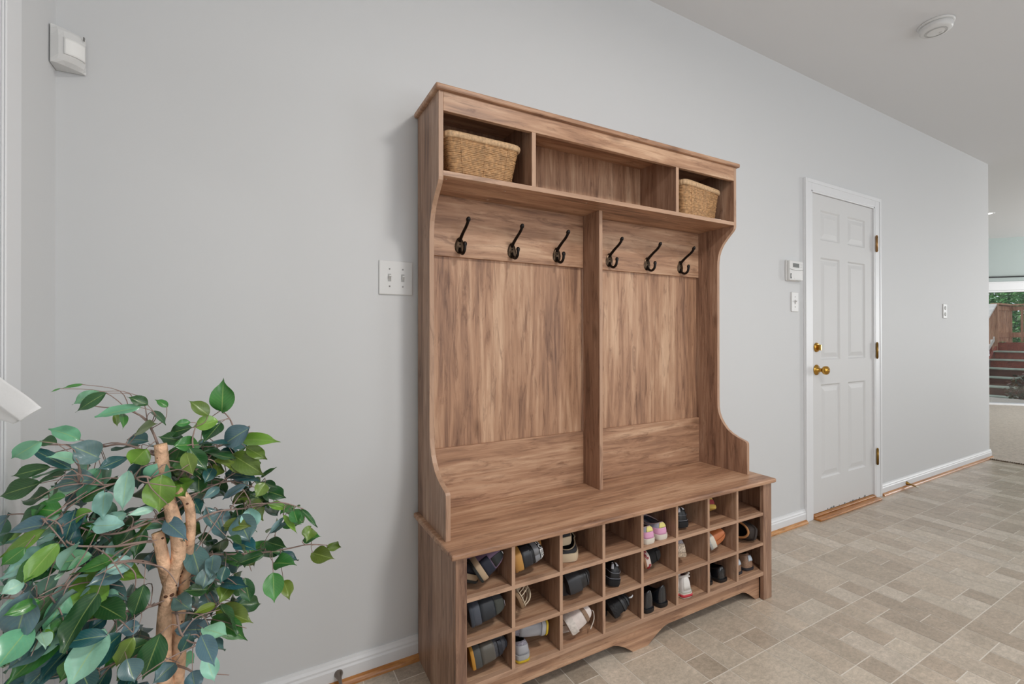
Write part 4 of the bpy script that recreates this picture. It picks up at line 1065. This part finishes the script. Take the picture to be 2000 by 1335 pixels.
LV = """A 600 185 455 212 25 G|A 440 215 375 235 12 G|A 720 235 515 330 75 P|A 775 245 520 390 80 D|A 1020 350 675 415 90 P|A 1075 335 920 270 70 D|A 1215 350 1125 290 50 G|A 1100 380 1205 460 55 D
A 835 395 850 490 45 O|A 885 390 905 490 50 G|A 985 540 1135 465 100 O|A 580 590 345 480 115 P|A 410 610 280 590 80 D|A 300 595 45 745 110 P|A 520 800 190 630 80 T|A 720 720 505 620 160 B|A 540 740 380 690 90 M|A 365 785 65 850 90 D
A 300 900 -40 1000 130 D|A 700 880 345 900 150 B|A 925 710 690 810 80 T|A 1060 650 945 770 140 L|A 1210 760 1070 930 170 P|A 1170 840 1145 1125 190 L|A 930 810 870 1110 110 M|A 760 960 730 1160 120 M|A 480 1000 300 1030 70 G
A 450 1110 200 1075 130 G|A 660 1110 490 1175 90 L|A 925 1120 710 1200 90 M|A 1120 1085 930 1125 55 M|A 1215 1200 915 1210 65 P|A 440 1130 200 1240 60 M|A 430 1200 110 1335 90 M|A 210 1210 20 1330 55 L
B 865 390 875 150 145 G|B 771 415 630 290 90 O|B 840 450 640 490 100 L|B 860 460 730 610 120 D|B 650 500 445 545 90 D|B 640 460 515 475 50 G|B 600 600 400 560 90 D|B 1010 590 1260 580 95 L|B 1040 640 1195 730 90 O|B 950 700 1160 830 140 O|B 1070 500 830 640 140 B
B 890 840 1120 850 110 T|B 1150 860 1250 780 35 D|B 800 790 740 900 80 T|B 530 740 635 780 90 G|B 700 850 695 985 110 D|B 850 930 730 1010 60 B|B 1040 910 840 1020 60 B|B 1150 890 1270 940 60 D|B 1200 960 1325 1000 100 D|B 1180 900 1110 1000 90 O|B 1330 1080 1190 1050 60 L
B 1450 1190 1370 1080 80 G|B 1440 1090 1560 1220 40 D|B 1510 1220 1480 1320 95 O|B 1310 1130 1410 1270 40 L|B 800 1100 890 1300 160 B|B 980 1140 1070 1330 160 B|B 1060 1080 1100 1250 120 M|B 1210 1260 1340 1180 50 B|B 660 1020 710 1120 80 T|B 450 1170 600 1290 110 B|B 560 880 600 1000 150 L
C 630 510 680 870 210 L|C 750 445 1060 550 125 L|C 430 300 150 610 140 L|C 720 750 920 850 150 D|C 1060 600 970 860 120 D|C 490 800 540 960 190 G|C 210 880 0 1040 130 M|C 290 940 160 1070 85 M|C 300 960 340 1070 90 M|C 790 980 390 1030 110 T|C 1400 310 1480 580 150 B
C 1200 200 1350 250 90 B|C 1280 700 1400 790 120 B|C 1180 960 1050 1300 170 D|C 980 990 830 1230 120 O|C 1290 1180 1120 1320 130 B|C 930 1150 990 1330 140 B|C 1410 1240 1440 1400 110 B|C 1400 960 1320 1130 90 T|C 980 180 840 370 120 D|C 1060 190 980 420 90 D|C 300 720 10 840 85 G
C 170 590 0 680 95 M|C 150 700 -20 830 75 M|C 210 460 30 600 90 M|C 340 200 -20 420 100 L|C 190 330 -10 480 90 G|C 780 850 640 950 90 T|C 1150 360 1080 520 100 B|C 560 180 440 430 110 T|C 330 940 370 1060 70 L|C 740 600 930 700 110 B|C 600 250 470 460 100 T|C 880 660 760 720 90 M|C 1030 900 870 960 100 B
D 1085 330 1190 330 78 O|D 975 372 1128 412 110 O|D 690 515 697 740 130 G|D 690 450 845 440 112 G|D 765 580 815 700 90 O|D 625 382 410 455 78 D|D 640 290 790 335 90 D|D 910 275 1035 245 85 G|D 840 60 875 165 80 G|D 310 590 490 600 95 T|D 480 555 520 745 95 D|D 380 610 290 720 120 O
D 270 780 545 875 130 O|D 240 850 495 990 130 G|D 250 390 230 560 100 B|D 210 640 30 650 85 D|D 270 750 100 820 60 O|D 770 110 650 235 35 B|D 760 90 875 240 30 L|D 210 480 170 640 120 B|D 340 470 300 600 80 T"""
def depth_at(px, py):
    d = .90
    if px > 330: d += (px-330)/330*.16
    else: d -= (330-px)/330*.13
    if py > 1050: d -= (py-1050)/285*.07*(1 if px < 430 else .3)
    if py < 900: d += (900-py)/150*.05
    return d
random.seed(21)
for row in LV.replace('\n', '|').split('|'):
    c, bx, by, tx, ty, wd, cc = row.split(); ox, oy, sc = CR_[c]
    X0, Y0, X1, Y1 = ox+float(bx)/sc, oy+float(by)/sc, ox+float(tx)/sc, oy+float(ty)/sc
    d = depth_at((X0+X1)/2, (Y0+Y1)/2)-.012+random.uniform(-.02, .02)
    base = rel(X0, Y0, d+random.uniform(.0, .02)); tip = rel(X1, Y1, d-random.uniform(-.005, .03)); wid = float(wd)/sc/FOC*d
    view = (CP-FO-base).normalized(); nrm = (view+Vector((random.uniform(-.35, .35), random.uniform(-.35, .35), random.uniform(.1, .6)))).normalized()
    leaf(base, tip, nrm, wid*1.08, colr(cc), random.uniform(-.08, .34)); petiole(base, (tip-base).normalized())
# bare side twigs between the leaves
for k in range(110):
    p0 = random.choice(bp); dr = Vector((random.gauss(0, 1), random.gauss(0, .8), random.gauss(-.2, .6))).normalized()
    L_ = random.uniform(.04, .10); p2 = p0+dr*L_
    if (p2+FO).x < XL+.02 or p2.z > .93: continue
    z = (p2+FO-CP).dot(CF); px = PCX+FOC*(p2+FO-CP).dot(CR)/z; py = PCY-FOC*(p2+FO-CP).dot(CU)/z
    if px > 540 or py < 830: continue
    TW.tube(spline([p0, p0+dr*L_*.5+Vector((random.gauss(0, .008), random.gauss(0, .008), .008)), p2], 4), [.0016-.0009*i/8 for i in range(9)], 5); bp_n = p2
# leaves filling the crown behind and below
n = 0
while n < 330:
    br = random.choice(bp); off = Vector((random.gauss(0, .035), random.gauss(.02, .04), random.gauss(-.01, .03)))
    p = br+off; w_ = p+FO
    if w_.x < XL+.05 or p.z > .98: continue
    z = (w_-CP).dot(CF); px = PCX+FOC*(w_-CP).dot(CR)/z; py = PCY-FOC*(w_-CP).dot(CU)/z
    edge = (px > 560) or (py < 860 and px > 230) or (py < 905 and (px < 260 or px > 480)) or (px > 470 and py > 1090) or (px > 440 and py > 1190) or (px > 510 and py < 980)
    if edge: continue
    if (300 < px < 385 and 930 < py): p += Vector((.0, .12, 0))   # keep the trunk clear: push behind it
    elif random.random() < .62: p += (w_-CP).normalized()*random.uniform(.02, .08)
    out = Vector((p.x, p.y, 0)).normalized() if Vector((p.x, p.y, 0)).length > .02 else Vector((1, 0, 0))
    ax = (out*random.uniform(.2, 1)+Vector((random.uniform(-.5, .5), random.uniform(-.5, .5), random.uniform(-1.1, .15)))).normalized()
    Ln = random.uniform(.045, .072)*(1.22 if px < 240 and py > 1000 else 1); tip = p+ax*Ln; wt_ = tip+FO
    if wt_.x < XL+.01 or wt_.y > -.02: continue
    nrm = Vector((random.uniform(-.5, .5), random.uniform(-.9, .2), random.uniform(.3, 1))).normalized()
    left = px < 260
    cc = random.choice('MPBTDGBM' if left else 'DTGODBDT')
    if py > 1080 and px < 420: cc = random.choice('MBBTDPG')
    leaf(p, tip, nrm, Ln*random.uniform(.48, .62), colr(cc), random.uniform(-.1, .3)); n += 1
    if n % 2: petiole(p, ax)
LB.build('foliage', M_leaf, FIC, fix=False, attr='leafcol')
tag(TW.build('leaf_stalks', M_twig, FIC), kind='stuff')

# white folded cloth corner reaching in at the left edge of the view
D0 = .80
Q = [at(-75, 676, D0+.03), at(-2, 731, D0), at(80, 796, D0-.02), at(38, 822, D0-.03), at(-75, 738, D0)]
b = MB()
def clo(u, v):
    a = Q[0].lerp(Q[2], u); c = Q[4].lerp(Q[3], u); p = a.lerp(c, v)
    return p+CF*(-.0015*math.sin(v*PI)+.0008*math.sin(u*9+v*4))+CU*(.0010*math.sin(u*9)*(1-v))
b.grid(clo, 24, 10)
CL = b.build('hanging_cloth', mat('white_linen', 'eeeeee', .8, bump=(300, .2, .001)), solid=.0016)
tag(CL, 'corner of a folded white cloth reaching in at left edge', 'cloth')
b = MB(); b.grid(lambda u, v: (at(-75, 745, D0+.012).lerp(at(37, 821, D0-.018), u)).lerp(at(-75, 800, D0+.02).lerp(at(24, 826, D0-.01), u), v)+CF*.004*math.sin(v*PI), 16, 6)
b.build('under_fold', mat('white_linen', 'eeeeee', .8), CL, solid=.0014)

# ================================================================= FAMILY ROOM BEYOND THE HALL
M_carpet = mat('beige_carpet', 'd0c5b8', .95, bump=(220, 1.0, .008), var=(40, .14))
struct(MB().box(5.93, 11.9, YF, 3.2, -.004, .008).build('floor_2', M_carpet))
b = MB()
for k in range(240):
    y = YF+.02+k*.0142; b.ell((5.932+random.uniform(-.006, .004), y, .004), (.009, .008, .007), 3)
tag(b.build('trim_8', mat('carpet_binding', '6e6152', .95)), kind='structure')
struct(MB().box(XE-.12, XE, T, 3.2, 0, CE).build('wall_right', M_wall))
struct(MB().box(XE, 9.30, 3.0, 3.12, 0, CE).build('wall_far', M_teal))
struct(MB().box(11.70, 11.82, YF, .25, 0, CE).build('wall_side', M_teal))
# slanted wall with the patio door: local x along the wall, y outward
TA = math.atan2(.91-1.235, 10.906-10.621); O2 = (10.621, 1.235, 0)
W45 = empty('wall_slanted', O2, TA); W45['kind'] = 'structure'
def s45(name, mb, mt, bevel=0, parent=W45, kind=True):
    o = mb.build(name, mt, parent, bevel=bevel); return o
d0, d1, dh = -1.25, .85, 1.885
s45('wall_panel', MB().box(-2.6, d0, 0, .12, 0, CE).box(d1, 1.62, 0, .12, 0, CE).box(d0, d1, 0, .12, dh, CE), M_teal)
DR = empty('door_3', O2, TA); DR['kind'] = 'structure'; DR['label'] = 'sliding glass patio door with white frame and a black curtain rod above'
b = MB(); b.box(d0-.09, d0, -.02, .0, 0, dh+.14).box(d1, d1+.09, -.02, 0, 0, dh+.14).box(d0, d1, -.02, 0, dh, dh+.14).box(d0-.09, d1+.09, -.03, -.02, dh+.115, dh+.14)
b.build('door_casing', M_trim, DR, bevel=.003)
b = MB(); b.box(d0, d0+.05, 0, .1, 0, dh).box(d1-.05, d1, 0, .1, 0, dh).box(d0+.05, d1-.05, 0, .1, dh-.03, dh).box(d0+.05, d1-.05, -.03, .1, 0, .035)
b.box(-.25, -.17, .02, .07, .035, dh-.03); b.build('door_frame', M_trim, DR, bevel=.003)
gl = bpy.data.materials.new('clear_glass'); gl.use_nodes = True; nt = gl.node_tree; nt.nodes.clear()
o_ = nt.nodes.new('ShaderNodeOutputMaterial'); tr = nt.nodes.new('ShaderNodeBsdfTransparent'); gy = nt.nodes.new('ShaderNodeBsdfGlossy'); gy.inputs['Roughness'].default_value = .01
fr = nt.nodes.new('ShaderNodeFresnel'); fr.inputs[0].default_value = 1.45; mxs = nt.nodes.new('ShaderNodeMixShader')
nt.links.new(fr.outputs[0], mxs.inputs[0]); nt.links.new(tr.outputs[0], mxs.inputs[1]); nt.links.new(gy.outputs[0], mxs.inputs[2]); nt.links.new(mxs.outputs[0], o_.inputs[0])
MB().box(-.17, d1-.05, .04, .046, .035, dh-.03).build('glass_pane', gl, DR)
MB().box(d0+.05, -.25, .04, .046, .035, dh-.03).build('glass_pane', gl, DR)
RD = empty('curtain_rod', O2, TA); tag(RD, 'thin black curtain rod above the patio door in the far room', 'curtain rod')
MB().tube([(d0-.12, -.075, 2.095), (d1+.12, -.075, 2.095)], .011, 12).build('rod', mat('black_metal', '1c1d1f', .4, .5), RD)
for x in (d0-.12, d1+.12): MB().ell((x, -.075, 2.095), (.022, .022, .022), 8).build('finial', MATS['black_metal'], RD)
for x in (d0-.03, d1+.03): MB().tube([(x, 0, 2.095), (x, -.075, 2.095)], .006, 8).build('bracket', MATS['black_metal'], RD)
# recessed light and ceiling fan glimpse
rl = empty('recessed_light', (8.44, .66, CE)); tag(rl, 'small lit recessed ceiling light in the far room', 'ceiling light')
MB().lathe([(.075, 0), (.075, .004), (.055, .006), (.05, .001)], 28, 0, Rf).build('trim_ring', M_plast, rl)
MB().lathe([(.052, .001), (.05, .003), (.001, .004)], 24, 0, Rf).build('lens', mat('lit_lens', 'ffffff', .5, emit=('fffaf0', 6)), rl)

# ================================================================= OUTSIDE
def o45(x, y, z=0): return Matrix.Translation(O2) @ Matrix.Rotation(TA, 4, 'Z') @ Vector((x, y, z))
M_red = wood('stained_deck_wood_x', 0, dark='6b2f22', mid='8c4030', light='a4553c', rough=.5)
M_redz = wood('stained_deck_wood_z', 2, dark='94664e', mid='b98a6c', light='cfa686', rough=.6)
M_tread = mat('weathered_pale_tread', 'a9b3a4', .6, var=(9, .2))
M_riser = wood('riser_wood', 0, dark='4a2418', mid='6d3426', light='83452f', rough=.5)
gd = struct(MB().box(9, 40, -12, 30, -.35, -.20).build('ground', mat('garden_soil', '5c5646', .95, var=(3, .3)))); gd.name = 'trim_7'
X1, RUN, RISE, Z1 = 13.30, .28, .18, -.10
ST = empty('deck_stairs', (X1, 1.0, -.2)); tag(ST, 'wooden outdoor steps with pale tread edges seen through patio door', 'steps')
def wb(name, mb, mt, par, bevel=0): return mb.xf(Matrix.Translation(-par.location)).build(name, mt, par, bevel=bevel)
for i in range(6):
    x = X1+RUN*i; z = Z1+RISE*i
    wb('tread', MB().box(x, x+RUN+.02, -.6, 2.26, z-.032, z), M_tread, ST, .004)
    wb('riser', MB().box(x+.03, x+.05, -.58, 2.24, z-RISE-(.02 if i == 0 else 0), z-.033), mat('stained_riser', '5b3022', .7, var=(6, .35)) if i < 4 else M_red, ST)
for y in (-.62, 2.28): wb('stringer', MB().prism([(X1, -.2), (X1+1.66, -.2), (X1+1.66, .90), (X1, -.13)], 1, y-.02, y+.02), M_red, ST)
DX = X1+RUN*6
DK = empty('wooden_deck', (DX, 1.0, -.2)); tag(DK, 'raised reddish wooden deck with baluster railing outside the patio door', 'deck')
b = MB()
for k in range(7): b.box(DX+.005+k*.145, DX+.143+k*.145, -.9, 2.4, .945, .98)
wb('deck_boards', b, M_red, DK)
wb('fascia', MB().box(DX+.005, DX+.03, -.9, 2.4, .70, .944), M_red, DK)
for x, y in ((DX+.06, -.85), (DX+.95, -.85), (DX+.95, 2.3)): wb('deck_post', MB().box(x-.05, x+.05, y-.05, y+.05, -.2, .944), M_red, DK)
def rail(x0, y0, x1, y1, zt=1.86, zb=1.0, nb=6, posts=(0, 1)):
    d = Vector((x1-x0, y1-y0, 0)); L_ = d.length; d.normalize(); nn = Vector((-d.y, d.x, 0))
    def bar(r, a, b_, z0, z1, th):
        p0 = Vector((x0, y0, 0))+d*a; p1 = Vector((x0, y0, 0))+d*b_
        vs = [p0+nn*th+Vector((0, 0, z0)), p1+nn*th+Vector((0, 0, z0)), p1-nn*th+Vector((0, 0, z0)), p0-nn*th+Vector((0, 0, z0))]
        vs += [v+Vector((0, 0, z1-z0)) for v in vs]
        r.add(vs, [(0, 3, 2, 1), (4, 5, 6, 7), (0, 1, 5, 4), (1, 2, 6, 5), (2, 3, 7, 6), (3, 0, 4, 7)]); return r
    wb('top_rail', bar(MB(), -.05, L_+.05, zt, zt+.035, .07), M_redz, DK)
    wb('upper_rail', bar(MB(), 0, L_, zt-.12, zt-.02, .02), M_redz, DK); wb('bottom_rail', bar(MB(), 0, L_, zb+.10, zb+.22, .02), M_redz, DK)
    for k in range(nb):
        a = (k+.8)/(nb+.6)*L_; wb('baluster', bar(MB(), a-.02, a+.02, zb+.0, zt-.02, .018), M_redz, DK)
    for f in posts: wb('railing_post', bar(MB(), f*L_-.045, f*L_+.045, .60, zt, .045), M_redz, DK)
rail(DX+.03, 2.30, DX+.93, 2.30, nb=5); rail(DX+.93, 2.30, DX+.93, -.85, nb=11, posts=(.12, .45, 1))
# stair handrail at the left
M_bl = mat('bleached_rail', 'd2cac0', .6, var=(8, .15))
def slope(a, c, wd, h):
    b = MB(); a = Vector(a); c = Vector(c); up = Vector((0, 0, h)); s_ = Vector((0, wd, 0))
    vs = [a-s_, a+s_, c+s_, c-s_]; vs += [v+up for v in vs]; b.add(vs, [(0, 3, 2, 1), (4, 5, 6, 7), (0, 1, 5, 4), (1, 2, 6, 5), (2, 3, 7, 6), (3, 0, 4, 7)]); return b
wb('handrail_cap', slope((X1+.1, 2.33, .86), (DX-.02, 2.33, 1.84), .07, .04), M_bl, ST)
wb('handrail_lower', slope((X1+.1, 2.33, .06), (DX-.02, 2.33, 1.02), .03, .10), M_bl, ST)
for k in range(9):
    t = (k+.5)/9; x = X1+.1+1.56*t; wb('baluster', MB().box(x-.02, x+.02, 2.31, 2.35, .08+.96*t, .86+.97*t), M_redz, ST)
# trees and bushes beyond the deck
random.seed(33)
M_gl = attr_mat('outdoor_leaf', 'leafcol', rough=.5)
def bush(name, label, cat, c, r, nleaf, size, cols, trunk=None):
    e = empty(name, c); tag(e, label, cat, None)
    b = MB()
    for k in range(nleaf):
        u = Vector((random.gauss(0, 1), random.gauss(0, 1), random.gauss(0, 1))).normalized(); q = random.uniform(.55, 1)**.5
        p = Vector((u.x*r[0]*q, u.y*r[1]*q, u.z*r[2]*q+r[2]))
        a = Vector((random.gauss(0, 1), random.gauss(0, 1), random.gauss(0, .6))).normalized(); n_ = Vector((random.gauss(0, .6), random.gauss(0, .6), 1)).normalized(); s_ = a.cross(n_).normalized()
        sz = size*random.uniform(.6, 1.3); cc = lin(random.choice(cols)); f = random.uniform(.7, 1.3)
        b.add([p, p+a*sz*.5+s_*sz*.28, p+a*sz, p+a*sz*.5-s_*sz*.28], [(0, 1, 2, 3)], 0, tuple(v*f for v in cc))
    if trunk: z0 = trunk
    o = b.build('foliage', M_gl, e, fix=False, attr='leafcol', loc=(0, 0, trunk or 0))
    MB().tube([(0, 0, 0), (.03, 0, (trunk or 0)+r[2]*.6), (0, .05, (trunk or 0)+r[2]*1.4)], [.10, .08, .03], 8).build('trunk', mat('dark_bark', '4a3d33', .9), e)
gr = ['4f9448', '6cb25a', '3a7040', '8cc676', '5aa05e', 'b0d49c']
for x, y, rx, rz_, tr_, nl, sz, lb in [(19.3, 5.3, 1.5, 1.7, .5, 15000, .11, 'leafy green tree left behind the deck railing'), (19.4, 2.1, 1.5, 1.7, .4, 17000, .11, 'leafy green tree centred behind the deck railing'),
        (19.3, -1.1, 1.5, 1.7, .6, 6000, .14, 'leafy green tree behind the right of the deck railing'), (24.5, 4.6, 3.2, 3.2, .8, 14000, .20, 'tall dense tree farthest behind the deck')]:
    bush('garden_tree', lb, 'tree', (x, y, -.2), (rx, rx, rz_), nl, sz, gr, tr_)
bush('garden_shrub', 'low dark reddish green shrub beside the bottom deck steps', 'shrub', (12.2, 1.20, -.2), (.20, .22, .32), 650, .07, ['4c4a32', '6b5034', '3c4330', '7b5648', '5d6a48'])
for k, (x, y, s_, lb) in enumerate([(12.15, 1.55, .08, 'small grey garden rock left of the low shrub'), (12.75, 1.15, .13, 'grey garden rock between the low shrub and the steps')]):
    b = MB(); b.ell((0, 0, 0), (s_, s_*.8, s_*.6), 8); b.v = [tuple(Vector(v)*(1+.22*noise.noise(Vector(v)*14+Vector((k*5, 0, 0))))) for v in b.v]
    tag(b.build('garden_rock', mat('mossy_rock', '6f685c', .9, var=(14, .35)), loc=(x, y, -.2+s_*.45)), lb, 'rock')
